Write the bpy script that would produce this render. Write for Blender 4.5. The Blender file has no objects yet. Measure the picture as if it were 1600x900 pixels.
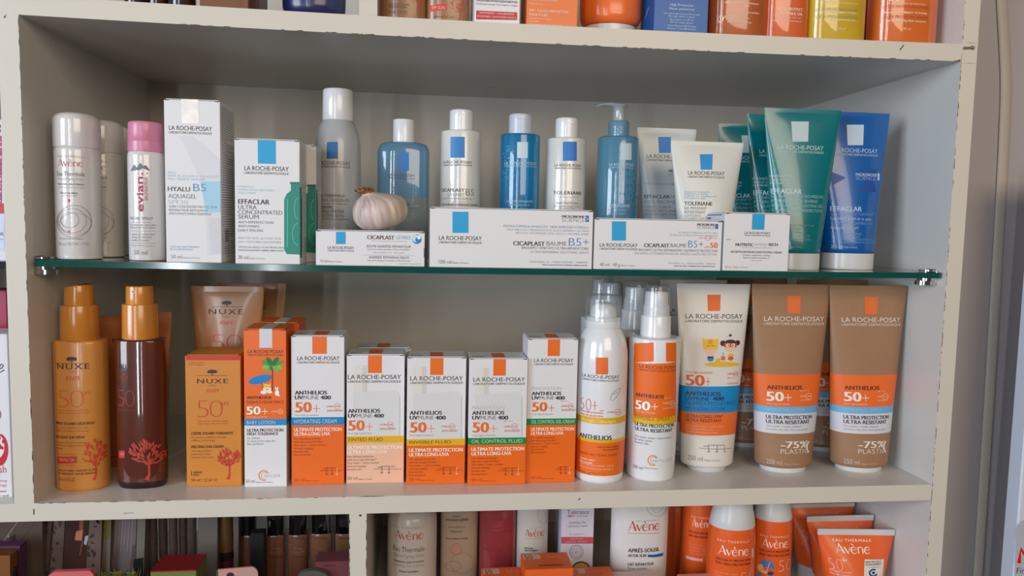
import bpy, bmesh, math, random
import numpy as np
from mathutils import Matrix, Vector
random.seed(7)
SC = bpy.context.scene
COL = SC.collection
MM = 0.001

# ---------------------------------------------------------------- camera, world, lights, exposure
CAM = np.array([329.49, -685.44, 248.85])
YAW, PITCH, ROLL, FPX = 0.1187, -0.0836, 0.0209, 1195.45
W, H, D, TB = 834.7, 411.0, 303.8, 16.0        # inner width, inner height, depth, board thickness (mm)
ZG, TG = 210.2, 5.6                            # glass shelf top height, thickness
cd = bpy.data.cameras.new('camera')
cam = bpy.data.objects.new('camera', cd)
COL.objects.link(cam)
cd.sensor_width = 36.0
cd.lens = FPX * 36.0 / 1600.0
cd.clip_start = 0.01
_f = np.array([math.sin(YAW) * math.cos(PITCH), math.cos(YAW) * math.cos(PITCH), math.sin(PITCH)])
_r = np.array([math.cos(YAW), -math.sin(YAW), 0.0])
_u = np.cross(_r, _f)
_R = math.cos(ROLL) * _r + math.sin(ROLL) * _u
_U = -math.sin(ROLL) * _r + math.cos(ROLL) * _u
cam.matrix_world = Matrix(((_R[0], _U[0], -_f[0], CAM[0] * MM), (_R[1], _U[1], -_f[1], CAM[1] * MM), (_R[2], _U[2], -_f[2], CAM[2] * MM), (0, 0, 0, 1)))
SC.camera = cam

SC.view_settings.view_transform = 'Standard'
SC.view_settings.look = 'None'
SC.view_settings.gamma = 1.0
SC.view_settings.use_curve_mapping = False
SC.view_settings.exposure = -0.06

wd = bpy.data.worlds.new('room_ambient')
SC.world = wd
wd.use_nodes = True
wb = wd.node_tree.nodes['Background']
wb.inputs[0].default_value = (1.0, 0.88, 0.76, 1)
wb.inputs[1].default_value = 0.075

def area(name, loc, target, sx, sy, power, col):
    l = bpy.data.lights.new(name, 'AREA')
    l.shape = 'RECTANGLE'; l.size = sx; l.size_y = sy; l.energy = power; l.color = col
    o = bpy.data.objects.new(name, l); COL.objects.link(o)
    o.location = loc
    o.rotation_euler = (Vector(target) - Vector(loc)).to_track_quat('-Z', 'Y').to_euler()
    return o
# daylight: a wide shop window far to the left and a glazed door behind the photographer, plus the warm ceiling lamp of the shop
area('window_daylight', (-1.75, -1.5, 0.52), (0.7, 0.15, 0.2), 1.1, 1.1, 49, (0.74, 0.86, 1.0))
area('door_daylight', (-0.62, -2.45, 0.36), (0.45, 0.1, 0.2), 0.09, 1.4, 12, (0.86, 0.92, 1.0))
area('door_daylight', (-0.28, -2.55, 0.36), (0.45, 0.1, 0.2), 0.045, 1.4, 5.5, (0.86, 0.92, 1.0))
area('shop_lamp_light', (0.95, -1.9, 0.85), (0.55, 0.1, 0.2), 1.2, 0.8, 18, (1.0, 0.82, 0.62))

# ---------------------------------------------------------------- pixel rays (photograph frame 1600 x 900) to places in the room, mm
def ray(px, py):
    d = _f + _R * ((px - 800.0) / FPX) + _U * ((450.0 - py) / FPX)
    return d
def Py(px, py, Y):
    d = ray(px, py); t = (Y - CAM[1]) / d[1]; return CAM + d * t
def Pz(px, py, Z):
    d = ray(px, py); t = (Z - CAM[2]) / d[2]; return CAM + d * t
def zglass(x):
    return ZG - 1.7 * (1 - (2 * x / W - 1) ** 2)
def ztop(x):
    return H + TB - 2.5 * (1 - (2 * x / W - 1) ** 2) + 0.4 * abs(2 * x / W - 1) + 0.1

# ---------------------------------------------------------------- materials
def lin(c):
    return tuple(((v / 255.0) / 12.92 if v / 255.0 <= 0.04045 else ((v / 255.0 + 0.055) / 1.055) ** 2.4) for v in c) + (1.0,)
_mats = {}
def mat(name, rgb, rough=0.45, metal=0.0, coat=0.0, noise=0.04, scale=60.0, bump=0.0, spec=0.5, trans=0.0, sss=0.0):
    if name in _mats: return _mats[name]
    m = bpy.data.materials.new(name); m.use_nodes = True
    nt = m.node_tree; b = nt.nodes['Principled BSDF']
    b.inputs['Roughness'].default_value = rough
    b.inputs['Metallic'].default_value = metal
    b.inputs['Coat Weight'].default_value = coat
    b.inputs['Coat Roughness'].default_value = 0.08
    b.inputs['Specular IOR Level'].default_value = spec
    b.inputs['Transmission Weight'].default_value = trans
    if sss:
        b.inputs['Subsurface Weight'].default_value = sss
        b.inputs['Subsurface Scale'].default_value = 0.004
    tc = nt.nodes.new('ShaderNodeTexCoord'); nz = nt.nodes.new('ShaderNodeTexNoise')
    nz.inputs['Scale'].default_value = scale; nz.inputs['Detail'].default_value = 3
    nt.links.new(tc.outputs['Object'], nz.inputs['Vector'])
    mx = nt.nodes.new('ShaderNodeMix'); mx.data_type = 'RGBA'
    c = lin(rgb)
    mx.inputs[6].default_value = tuple(v * (1 - noise) for v in c[:3]) + (1,)
    mx.inputs[7].default_value = tuple(min(1, v * (1 + noise)) for v in c[:3]) + (1,)
    nt.links.new(nz.outputs['Fac'], mx.inputs[0]); nt.links.new(mx.outputs[2], b.inputs['Base Color'])
    if bump:
        bp = nt.nodes.new('ShaderNodeBump'); bp.inputs['Strength'].default_value = bump; bp.inputs['Distance'].default_value = 0.0005
        nt.links.new(nz.outputs['Fac'], bp.inputs['Height']); nt.links.new(bp.outputs['Normal'], b.inputs['Normal'])
    _mats[name] = m
    return m
def ink(rgb, rough=0.45):
    return mat('print_%02x%02x%02x' % tuple(rgb), rgb, rough=rough, noise=0.02)
def clear(name, rgb, opacity=0.0, rough=0.04, refl=1.0, body=None):
    """clear or tinted see-through plastic: tinted transparency, some body colour, a glossy skin by Fresnel"""
    if name in _mats: return _mats[name]
    m = bpy.data.materials.new(name); m.use_nodes = True
    nt = m.node_tree; nt.nodes.clear()
    out = nt.nodes.new('ShaderNodeOutputMaterial')
    tr = nt.nodes.new('ShaderNodeBsdfTransparent'); tr.inputs[0].default_value = lin(rgb)
    gl = nt.nodes.new('ShaderNodeBsdfGlossy'); gl.inputs['Roughness'].default_value = rough
    gl.inputs[0].default_value = (1, 1, 1, 1)
    lw = nt.nodes.new('ShaderNodeLayerWeight'); lw.inputs[0].default_value = 0.5
    pw = nt.nodes.new('ShaderNodeMath'); pw.operation = 'POWER'; pw.inputs[1].default_value = 4.5; nt.links.new(lw.outputs['Facing'], pw.inputs[0])
    fr = nt.nodes.new('ShaderNodeMath'); fr.operation = 'MULTIPLY_ADD'; fr.inputs[1].default_value = 0.9; fr.inputs[2].default_value = 0.045; nt.links.new(pw.outputs[0], fr.inputs[0])
    cur = tr.outputs[0]
    if opacity > 0:
        df = nt.nodes.new('ShaderNodeBsdfPrincipled'); df.inputs['Roughness'].default_value = 0.3
        tc = nt.nodes.new('ShaderNodeTexCoord'); nz = nt.nodes.new('ShaderNodeTexNoise'); nz.inputs['Scale'].default_value = 40
        nt.links.new(tc.outputs['Object'], nz.inputs['Vector'])
        mx = nt.nodes.new('ShaderNodeMix'); mx.data_type = 'RGBA'
        c = lin(body or rgb)
        mx.inputs[6].default_value = tuple(v * 0.93 for v in c[:3]) + (1,); mx.inputs[7].default_value = tuple(min(1, v * 1.07) for v in c[:3]) + (1,)
        nt.links.new(nz.outputs['Fac'], mx.inputs[0]); nt.links.new(mx.outputs[2], df.inputs['Base Color'])
        ms = nt.nodes.new('ShaderNodeMixShader'); ms.inputs[0].default_value = opacity
        nt.links.new(cur, ms.inputs[1]); nt.links.new(df.outputs[0], ms.inputs[2]); cur = ms.outputs[0]
    mm = nt.nodes.new('ShaderNodeMath'); mm.operation = 'MULTIPLY'; mm.inputs[1].default_value = refl
    nt.links.new(fr.outputs[0], mm.inputs[0])
    m2 = nt.nodes.new('ShaderNodeMixShader')
    nt.links.new(mm.outputs[0], m2.inputs[0]); nt.links.new(cur, m2.inputs[1]); nt.links.new(gl.outputs[0], m2.inputs[2])
    nt.links.new(m2.outputs[0], out.inputs[0])
    _mats[name] = m
    return m

# ---------------------------------------------------------------- glyphs of the built-in font, flat, cached
_gl = {}
_tc = bpy.data.curves.new('glyphs', 'FONT'); _tc.resolution_u = 3
_to = bpy.data.objects.new('glyphs', _tc)
def _body(s, off):
    _tc.body = s; _tc.offset = off
    me = _to.to_mesh()
    v = np.array([(p.co.x, p.co.y) for p in me.vertices]).reshape(-1, 2)
    f = [tuple(p.vertices) for p in me.polygons]
    _to.to_mesh_clear()
    return v, f
_HW = _body('H', 0)[0][:, 0].max()
CAPH = 0.70
_adv = {}
def glyph(c, off):
    k = (c, off)
    if k not in _gl:
        if c not in _adv: _adv[c] = _body(c + 'H', 0)[0][:, 0].max() - _HW
        _gl[k] = (np.zeros((0, 2)), []) if c == ' ' else _body(c, off)
    return _gl[k][0], _gl[k][1], _adv[c]

def _stroke(pts, ws):
    """a stroke of changing width along pts -> verts, quads"""
    pts = np.array(pts, float); n = len(pts); ws = np.broadcast_to(np.array(ws, float), (n,))
    d = np.gradient(pts, axis=0); d /= np.linalg.norm(d, axis=1)[:, None] + 1e-9
    nr = np.stack([-d[:, 1], d[:, 0]], 1)
    v = np.concatenate([pts + nr * ws[:, None] / 2, pts - nr * ws[:, None] / 2])
    return v, [(i, i + 1, n + i + 1, n + i) for i in range(n - 1)]
def _arc(cx, cy, rx, ry, a0, a1, n=14):
    t = np.radians(np.linspace(a0, a1, n)); return np.stack([cx + rx * np.cos(t), cy + ry * np.sin(t)], 1)
def _ser(parts, adv):
    V, F = [], []
    for v, f in parts:
        o = sum(len(q) for q in V); V.append(v); F += [tuple(i + o for i in q) for q in f]
    return np.concatenate(V), F, adv
# flared roman letters (thin and thick strokes) for the wordmark of the thermal-water range
_e = [_stroke(_arc(.24, .235, .21, .235, 25, 330, 22), np.interp(np.linspace(0, 1, 22), [0, .2, .5, .8, 1], [.03, .05, .11, .05, .03])), _stroke([(.06, .27), (.43, .27)], .035)]
ROMAN = {
    'A': _ser([_stroke([(.0, .0), (.08, .03), (.36, .72)], [.02, .035, .045]), _stroke([(.33, .72), (.5, .3), (.62, 0)], [.08, .12, .13]), _stroke([(.14, .22), (.5, .22)], .03)], .68),
    'v': _ser([_stroke([(.0, .47), (.1, .25), (.22, .0)], [.1, .11, .09]), _stroke([(.21, .0), (.42, .47)], [.03, .04])], .45),
    'e': _ser(_e, .5),
    'è': _ser(_e + [_stroke([(.12, .7), (.3, .55)], [.09, .03])], .5),
    'n': _ser([_stroke([(.07, 0), (.07, .47)], .09), _stroke(np.concatenate([_arc(.24, .3, .17, .16, 170, 20, 10), [(.41, .2), (.42, 0)]]), np.interp(np.linspace(0, 1, 12), [0, .5, 1], [.03, .06, .1]))], .52),
}
def layout(s, off=0.0, roman=False, shear=0.0, track=0.0):
    V, F, x = [], [], 0.0
    n = 0
    for c in s:
        v, f, a = ROMAN[c] if (roman and c in ROMAN) else glyph(c, off)
        if len(v):
            v = v + np.array([x, 0]); V.append(v); F += [tuple(i + n for i in q) for q in f]; n += len(v)
        x += a + track
    V = np.concatenate(V) if V else np.zeros((0, 2))
    if shear and len(V): V[:, 0] += shear * V[:, 1]
    return V, F

# ---------------------------------------------------------------- surfaces a print can lie on (local mm)
class Plane:
    curved = False
    def __init__(s, o, u, v, n): s.o, s.u, s.v, s.n = (np.array(q, float) for q in (o, u, v, n))
    def hit(s, C, d):
        t = ((s.o - C) @ s.n) / (d @ s.n); p = C + d * t - s.o
        return p @ s.u, p @ s.v
    def map(s, S, V, off, vref): return s.o + np.outer(S, s.u) + np.outer(V, s.v) + s.n * off
class Loft:
    curved = True
    def __init__(s, st):
        q = np.array(st, float); q[:, 0] += np.arange(len(q)) * 1e-5
        s.z, s.a, s.b, s.n = q.T
    def prm(s, v): return np.interp(v, s.z, s.a), np.interp(v, s.z, s.b), np.interp(v, s.z, s.n)
    def tab(s, v):
        a, b, n = s.prm(v); th = np.radians(np.linspace(-89.5, 89.5, 181))
        x = a * np.sign(np.sin(th)) * np.abs(np.sin(th)) ** (2 / n); y = -b * np.abs(np.cos(th)) ** (2 / n)
        L = np.concatenate([[0], np.cumsum(np.hypot(np.diff(x), np.diff(y)))]); return th, x, L - L[90]
    def hit(s, C, d, full=False):
        y = -float(s.b.max())
        for _ in range(8):
            t = (y - C[1]) / d[1]; p = C + d * t
            a, b, n = s.prm(p[2]); r = min(0.985, abs(p[0]) / a)
            y = -b * (1 - r ** n) ** (1 / n)
        th, x, L = s.tab(p[2])
        return np.interp(np.clip(p[0], -.985 * a, .985 * a), x, L), p[2]
    def map(s, S, V, off, vref):
        th, x, L = s.tab(vref); t = np.interp(S, L, th)
        return s.at(t, V, off)
    def at(s, t, V, off):
        a, b, n = s.prm(V); sn, cs = np.sin(t), np.cos(t)
        x = a * np.sign(sn) * np.abs(sn) ** (2 / n); y = -b * np.sign(cs) * np.abs(cs) ** (2 / n)
        nx = np.sign(x) * np.abs(x / a) ** (n - 1) / a; ny = np.sign(y) * np.abs(y / b) ** (n - 1) / b
        L = np.hypot(nx, ny) + 1e-9
        return np.stack([x + nx / L * off, y + ny / L * off, V + 0 * x], 1)

# ---------------------------------------------------------------- parts and things
class Part:
    def __init__(s, name, m, item=None):
        s.name, s.item = name, item; s.V, s.F, s.M, s.mats = [], [], [], [m]; s.n = 0; s.surf = None; s.sharp = 35; s.ob = None
    def mi(s, m):
        if m not in s.mats: s.mats.append(m)
        return s.mats.index(m)
    def add(s, V, F, m=None):
        V = np.asarray(V, float).reshape(-1, 3); k = 0 if m is None else s.mi(m)
        s.V.append(V); s.F += [tuple(int(i) + s.n for i in f) for f in F]; s.M += [k] * len(F); s.n += len(V)
        return s
    def box(s, x0, x1, y0, y1, z0, z1, m=None, bev=0.4):
        bm = bmesh.new(); bmesh.ops.create_cube(bm, size=1)
        for v in bm.verts: v.co = ((x0 + x1) / 2 + v.co.x * (x1 - x0), (y0 + y1) / 2 + v.co.y * (y1 - y0), (z0 + z1) / 2 + v.co.z * (z1 - z0))
        if bev: bmesh.ops.bevel(bm, geom=bm.edges[:], offset=bev, segments=1, affect='EDGES')
        return s.bm(bm, m)
    def bm(s, bm, m=None, mtx=None):
        if mtx is not None: bm.transform(mtx)
        bm.verts.index_update()
        s.add([v.co[:] for v in bm.verts], [[v.index for v in f.verts] for f in bm.faces], m); bm.free(); return s
    def loft(s, st, m=None, seg=56, caps=(True, True), keep=True, off=(0, 0)):
        L = Loft(st); th = np.linspace(0, 2 * math.pi, seg, endpoint=False); V = []
        for i in range(len(st)):
            sn, cs = np.sin(th), np.cos(th); n = L.n[i]
            V.append(np.stack([L.a[i] * np.sign(sn) * np.abs(sn) ** (2 / n) + off[0], -L.b[i] * np.sign(cs) * np.abs(cs) ** (2 / n) + off[1], L.z[i] + 0 * th], 1))
        F = []
        for i in range(len(st) - 1):
            for j in range(seg):
                k = (j + 1) % seg; F.append((i * seg + j, i * seg + k, (i + 1) * seg + k, (i + 1) * seg + j))
        if caps[0]: F.append(tuple(range(seg))[::-1])
        if caps[1]: F.append(tuple((len(st) - 1) * seg + j for j in range(seg)))
        s.add(np.concatenate(V), F, m)
        if keep: s.surf = L
        return s
    # ---- prints: coordinates are where the mark is seen on this thing, laid onto the thing's own surface
    def _h(s, px, py, surf=None):
        C, d = s.item.local_ray(px, py); return (surf or s.surf).hit(C, d)
    def emit(s, SV, F, m, layer=1, surf=None):
        surf = surf or s.surf; SV = np.asarray(SV, float); s.nprint = getattr(s, 'nprint', 0) + 1; off = 0.05 + 0.05 * layer + 0.006 * (s.nprint % 8)
        if not len(SV): return
        vref = float((SV[:, 1].max() + SV[:, 1].min()) / 2)
        if surf.curved:
            a = float(np.interp(vref, surf.z, surf.a)); b = float(np.interp(vref, surf.z, surf.b)); st = max(1.2, min(a, b if b > 3 else 3) * 0.16)
            x0, x1 = SV[:, 0].min(), SV[:, 0].max(); z0, z1 = SV[:, 1].min(), SV[:, 1].max()
            cuts = [(0, q) for q in np.arange(x0 + st, x1 - 1e-4, st)] + [(1, q) for q in np.arange(z0 + 6, z1 - 1e-4, 6)]
            if cuts:
                bm = bmesh.new(); vs = [bm.verts.new((p[0], p[1], 0)) for p in SV]
                for f in F:
                    try: bm.faces.new([vs[i] for i in f])
                    except ValueError: pass
                for ax, q in cuts:
                    bmesh.ops.bisect_plane(bm, geom=bm.verts[:] + bm.edges[:] + bm.faces[:], dist=1e-5, plane_co=(q, q, 0), plane_no=(1, 0, 0) if ax == 0 else (0, 1, 0))
                bm.verts.index_update()
                SV = np.array([v.co[:2] for v in bm.verts]); F = [[v.index for v in f.verts] for f in bm.faces]; bm.free()
        s.add(surf.map(SV[:, 0], SV[:, 1], off, vref), F, m)
    def text(s, t, x0, x1, yb, h, c=(62, 60, 66), w=0.0, roman=False, shear=0.0, layer=4, surf=None, sx=1.0, track=0.0, center=None):
        bold = w if w > .005 else 0.0                   # heavier faces: the letter struck twice, a little apart
        V, F = layout(t, 0.0 if bold else w - .006, roman, shear, track)
        if not len(V): return
        V = V.copy(); V[:, 0] -= V[:, 0].min(); wid = V[:, 0].max() + bold * 2.4
        xm = (x0 + x1) / 2 if x1 is not None else x0
        s0, vb = s._h(xm, yb, surf); _, vt = s._h(xm, yb - h, surf)
        sy = (vt - vb) / CAPH
        if x1 is not None:
            a = s._h(x0, yb, surf)[0]; b = s._h(x1, yb, surf)[0]; kx = (b - a) / wid
        else:
            a = s0; kx = sy * sx
            if center: a = s0 - kx * wid / 2
        s.emit(np.stack([a + V[:, 0] * kx, vb + V[:, 1] * sy], 1), F, ink(c), layer, surf)
        if bold: s.emit(np.stack([a + (V[:, 0] + bold * 2.4) * kx, vb + V[:, 1] * sy], 1), F, ink(c), layer + .5, surf)
    def para(s, lines, x0, y0, dy, h, c=(62, 60, 66), w=0.0, sx=0.95, **k):
        for i, t in enumerate(lines): s.text(t, x0, None, y0 + i * dy, h, c, w, sx=sx, **k)
    def vtext(s, t, xb, y0, y1, h, c, w=0.0, layer=4):
        V, F = layout(t, w); V = V.copy(); V[:, 0] -= V[:, 0].min(); wid = V[:, 0].max()
        a = s._h(xb, (y0 + y1) / 2)[0]; b = s._h(xb - h, (y0 + y1) / 2)[0]; v0 = s._h(xb, y0)[1]; v1 = s._h(xb, y1)[1]
        s.emit(np.stack([a + V[:, 1] / CAPH * (b - a), v0 + V[:, 0] / wid * (v1 - v0)], 1), F, ink(c), layer)
    def poly(s, pts, c, layer=2, surf=None, m=None):
        SV = np.array([s._h(x, y, surf) for x, y in pts]); s.emit(SV, [tuple(range(len(SV)))], m or ink(c), layer, surf)
    def rect(s, x0, y0, x1, y1, c, layer=2, surf=None, m=None): s.poly([(x0, y1), (x1, y1), (x1, y0), (x0, y0)], c, layer, surf, m)
    def ell(s, cx, cy, rx, ry, c, layer=3, rot=0.0, n=22, surf=None):
        t = np.linspace(0, 2 * math.pi, n, endpoint=False); r = math.radians(rot)
        s.poly([(cx + rx * math.cos(q) * math.cos(r) - ry * math.sin(q) * math.sin(r), cy + rx * math.cos(q) * math.sin(r) + ry * math.sin(q) * math.cos(r)) for q in t], c, layer, surf)
    def line(s, pts, w, c, layer=3, surf=None):
        V, F = _stroke(pts, w); s.emit(np.array([s._h(x, y, surf) for x, y in V]), F, ink(c), layer, surf)
    def ring(s, cx, cy, rx, ry, w, c, layer=3, a0=0, a1=360, surf=None): s.line(_arc(cx, cy, rx, ry, a0, a1, 30), w, c, layer, surf)
    def band(s, y0, y1, xc, c, layer=1, m=None):
        """a printed band all the way round a lofted body"""
        v0 = s._h(xc, y1)[1]; v1 = s._h(xc, y0)[1]; nv = max(2, int((v1 - v0) / 5) + 2); nt = 64
        T, VV = np.meshgrid(np.linspace(0, 2 * math.pi, nt, endpoint=False), np.linspace(v0, v1, nv))
        P = s.surf.at(T.ravel(), VV.ravel(), 0.05 + 0.05 * layer)
        F = [(i * nt + j, i * nt + (j + 1) % nt, (i + 1) * nt + (j + 1) % nt, (i + 1) * nt + j) for i in range(nv - 1) for j in range(nt)]
        s.add(P, F, m or ink(c))
    def build(s, parent):
        me = bpy.data.meshes.new(s.name)
        V = np.concatenate(s.V) * MM
        me.from_pydata(V.tolist(), [], s.F)
        for m in s.mats: me.materials.append(m)
        me.polygons.foreach_set('material_index', s.M)
        me.polygons.foreach_set('use_smooth', [True] * len(s.F))
        me.set_sharp_from_angle(angle=math.radians(s.sharp))
        me.update()
        s.ob = bpy.data.objects.new(s.name, me); COL.objects.link(s.ob)
        if parent is not None: s.ob.parent = parent
        return s.ob

def tag(o, label, cat, group=None, kind=None):
    if label: o['label'] = label
    if cat: o['category'] = cat
    if group: o['group'] = group
    if kind: o['kind'] = kind

class Thing:
    """an Empty at the thing's base that parents its parts; o is the base centre in mm"""
    def __init__(s, name, label, cat, o, rz=0.0, rx=0.0, ry=0.0, group=None):
        s.o = np.array(o, float); s.parts = []
        s.ob = bpy.data.objects.new(name, None); s.ob.empty_display_size = 0.02; COL.objects.link(s.ob)
        s.ob.location = [s.o[0] * MM, s.o[1] * MM, (s.o[2] + (0.0 if name in ('shelving_unit', 'glass_shelf') else 0.07)) * MM]; s.ob.rotation_euler = [math.radians(q) for q in (rx, ry, rz)]
        s.R = np.array(s.ob.rotation_euler.to_matrix())
        tag(s.ob, label, cat, group)
        s.ymm = s.o[1]; s.sub = []
    def local_ray(s, px, py): return s.R.T @ (CAM - s.o), s.R.T @ ray(px, py)
    def part(s, name, m, label=None, under=None):
        p = Part(name, m, s); p.label = label; p.under = under; s.parts.append(p); return p
    # measures taken at the thing's own depth
    def z(s, px, py): return Py(px, py, s.ymm)[2] - s.o[2]
    def k(s, px, py): return Py(px + 1, py, s.ymm)[0] - Py(px, py, s.ymm)[0]     # mm per pixel there
    def done(s):
        for p in s.parts:
            o = p.build(p.under.ob if p.under else s.ob)
            if p.label: o['label'] = p.label
        return s.ob

def copy_thing(src, loc, label, group=None, rz=None):
    r = src.copy(); COL.objects.link(r); r.location = [loc[0] * MM, loc[1] * MM, (loc[2] + 0.07) * MM]
    if rz is not None: r.rotation_euler.z = math.radians(rz)
    if label: r['label'] = label
    if group: r['group'] = group
    for ch in list(src.children):
        c = ch.copy(); COL.objects.link(c); c.parent = r
        for g in list(ch.children):
            q = g.copy(); COL.objects.link(q); q.parent = c
    return r

# common inks
DK = (58, 57, 64); GR = (120, 122, 130); LG = (165, 168, 175); ORG = (232, 106, 22); BLU = (0, 156, 208); WHT = (232, 232, 234)
YEL = (226, 172, 20); GRN = (20, 132, 52); CORAL = (205, 62, 42); BRN = (70, 38, 22); RED = (186, 62, 52)
WHITE_CARD = mat('white_card', (222, 220, 222), rough=0.42, noise=0.02, bump=0.05, scale=400)
WHITE_PLASTIC = mat('white_plastic', (224, 224, 226), rough=0.2, coat=.3, noise=0.02)
SILVER_FOIL = mat('silver_foil', (186, 178, 170), rough=0.38, metal=0.8, noise=0.25, scale=120, bump=0.4)

def lrp(p, x0, x1, yb, h=7.0, c=DK, surf=None, gap=None):
    p.text('LA ROCHE-POSAY', x0, x1, yb, h, c, 0.005, surf=surf)
    p.text('LABORATOIRE DERMATOLOGIQUE', x0, x1, yb + (gap or h * 0.78), h * 0.52, c, 0.005, surf=surf)

# ---------------------------------------------------------------- builders
def proj(X):
    d = np.array(X, float) - CAM; w = d @ _f
    return 800 + FPX * (d @ _R) / w, 450 - FPX * (d @ _U) / w

def carton(label, xl, xr, yt, yb, depth, m, Y=None, zb=0.0, name='carton', group=None, flap=True, cat='box', side=None, zoff=0.0):
    ym = (yt + yb) / 2; xm = (xl + xr) / 2
    if Y is None: Y = Pz(xm, yb, zb)[1]
    x0, x1 = Py(xl, ym, Y)[0], Py(xr, ym, Y)[0]
    if zb == 'glass': zb = zglass((x0 + x1) / 2)
    h = Py(xm, yt, Y)[2] - zb; w = x1 - x0; d = depth
    t = Thing(name, label, cat, ((x0 + x1) / 2, Y + d / 2, zb), group=group)
    t.ymm = Y; t.w, t.h, t.d = w, h, d
    p = t.part('carton_body', m)
    p.box(-w / 2, w / 2, -d / 2, d / 2, 0, h, bev=0.35)
    p.surf = Plane((0, -d / 2, 0), (1, 0, 0), (0, 0, 1), (0, -1, 0))
    p.rs = Plane((w / 2, 0, 0), (0, 1, 0), (0, 0, 1), (1, 0, 0))
    p.ls = Plane((-w / 2, 0, 0), (0, -1, 0), (0, 0, 1), (-1, 0, 0))
    p.ts = Plane((0, 0, h), (1, 0, 0), (0, 1, 0), (0, 0, 1))
    t.p = p
    if flap:
        f = t.part('tuck_flap', m)
        bm = bmesh.new(); bmesh.ops.create_cube(bm, size=1)
        for v in bm.verts:
            k = 1 if v.co.y > 0 else 0
            v.co = (v.co.x * (w - (1.0 if k else 3.2)), v.co.y * (d - 0.9), h + 0.3 + v.co.z * 0.5 + (0.0 if k else 0.35))
        f.bm(bm); f.surf = Plane((0, 0, h + 0.72), (1, 0, 0), (0, 1, 0), (0, 0, 1)); t.f = f
        for sx in (-1, 1):                                       # the little corner slits of a tucked lid
            p.add([(sx * (w / 2 - 0.2), -d / 2 - 0.06, h - 0.1), (sx * (w / 2 - 4.5), -d / 2 - 0.06, h - 0.1), (sx * (w / 2 - 4.5), -d / 2 - 0.06, h - 0.55), (sx * (w / 2 - 1.2), -d / 2 - 0.06, h - 0.9)], [(0, 1, 2, 3)], ink((70, 66, 66)))
    if side:                                                      # rows of small print on the side panel
        col, v0, v1, n = side; y = v1
        for i in range(n):
            ln = (0.84 if random.random() < .8 else random.uniform(.3, .7)) * d
            y = v1 - (v1 - v0) * i / n
            p.emit(np.array([(-d * .42, y * h), (-d * .42 + ln, y * h), (-d * .42 + ln, y * h + h / 330), (-d * .42, y * h + h / 330)]), [(0, 1, 2, 3)], ink(col), 1, p.rs)
    return t

def tab(t, x0, y1, x1, c, over=0.6, seal=False):
    """the coloured tab at the top of a carton's front that folds over onto its lid"""
    p = t.p
    a = p._h(x0, y1)[0]; b = p._h(x1, y1)[0]; v = p._h((x0 + x1) / 2, y1)[1]
    if seal:
        q = t.part('seal_tape', SILVER_FOIL if seal == 'silver' else mat('seal_film', c, rough=.3), 'clear silvery seal tape' if seal == 'silver' else None)
        q.box(a, b, -t.d / 2 - 0.14, -t.d / 2 - 0.02, v, t.h + 0.9, bev=0)
        q.box(a, b, -t.d / 2 - 0.14, -t.d / 2 + t.d * over, t.h + 0.78, t.h + 1.0, bev=0)
    else:
        p.emit(np.array([(a, v), (b, v), (b, t.h - .3), (a, t.h - .3)]), [(0, 1, 2, 3)], ink(c), 2)
        if hasattr(t, 'f'): t.f.emit(np.array([(a, -t.d / 2 + .8), (b, -t.d / 2 + .8), (b, -t.d / 2 + t.d * over), (a, -t.d / 2 + t.d * over)]), [(0, 1, 2, 3)], ink(c), 2, t.f.surf)

def standing(name, label, cat, cx, ym, Y, zb=0.0, group=None, rz=0.0):
    x = Py(cx, ym, Y)[0]
    z = zglass(x) if zb == 'glass' else ztop(x) if zb == 'top' else zb
    t = Thing(name, label, cat, (x, Y, z), rz=rz, group=group)
    t.cx = cx; t.pb = proj(t.o)[1]
    return t
def st(t, L, ratio=1.0, n=2.0):
    """stations seen as (row, half width[, ratio[, exponent]]) -> (z, a, b, n) in mm; row None is the base"""
    out = []
    for q in L:
        py = t.pb if q[0] is None else q[0]
        k = t.k(t.cx, py); r = q[2] if len(q) > 2 else ratio
        z = 0.0 if q[0] is None else t.z(t.cx, py)
        if out and z <= out[-1][0] - 1e-6: z = out[-1][0]
        out.append((z, q[1] * k, q[1] * k * r, q[3] if len(q) > 3 else n))
    return out
def rtop(py, hw, r, k=5, rv=None):
    rv = rv or r
    return [(py + rv * (1 - math.sin(a)), hw - r * (1 - math.cos(a))) for a in np.linspace(0, math.pi / 2, k)]
def rbot(t, hw, r, k=4):
    return [(t.pb - r * (1 - math.sin(a)), hw - r * (1 - math.cos(a))) for a in np.linspace(math.pi / 2, 0, k)]

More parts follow.
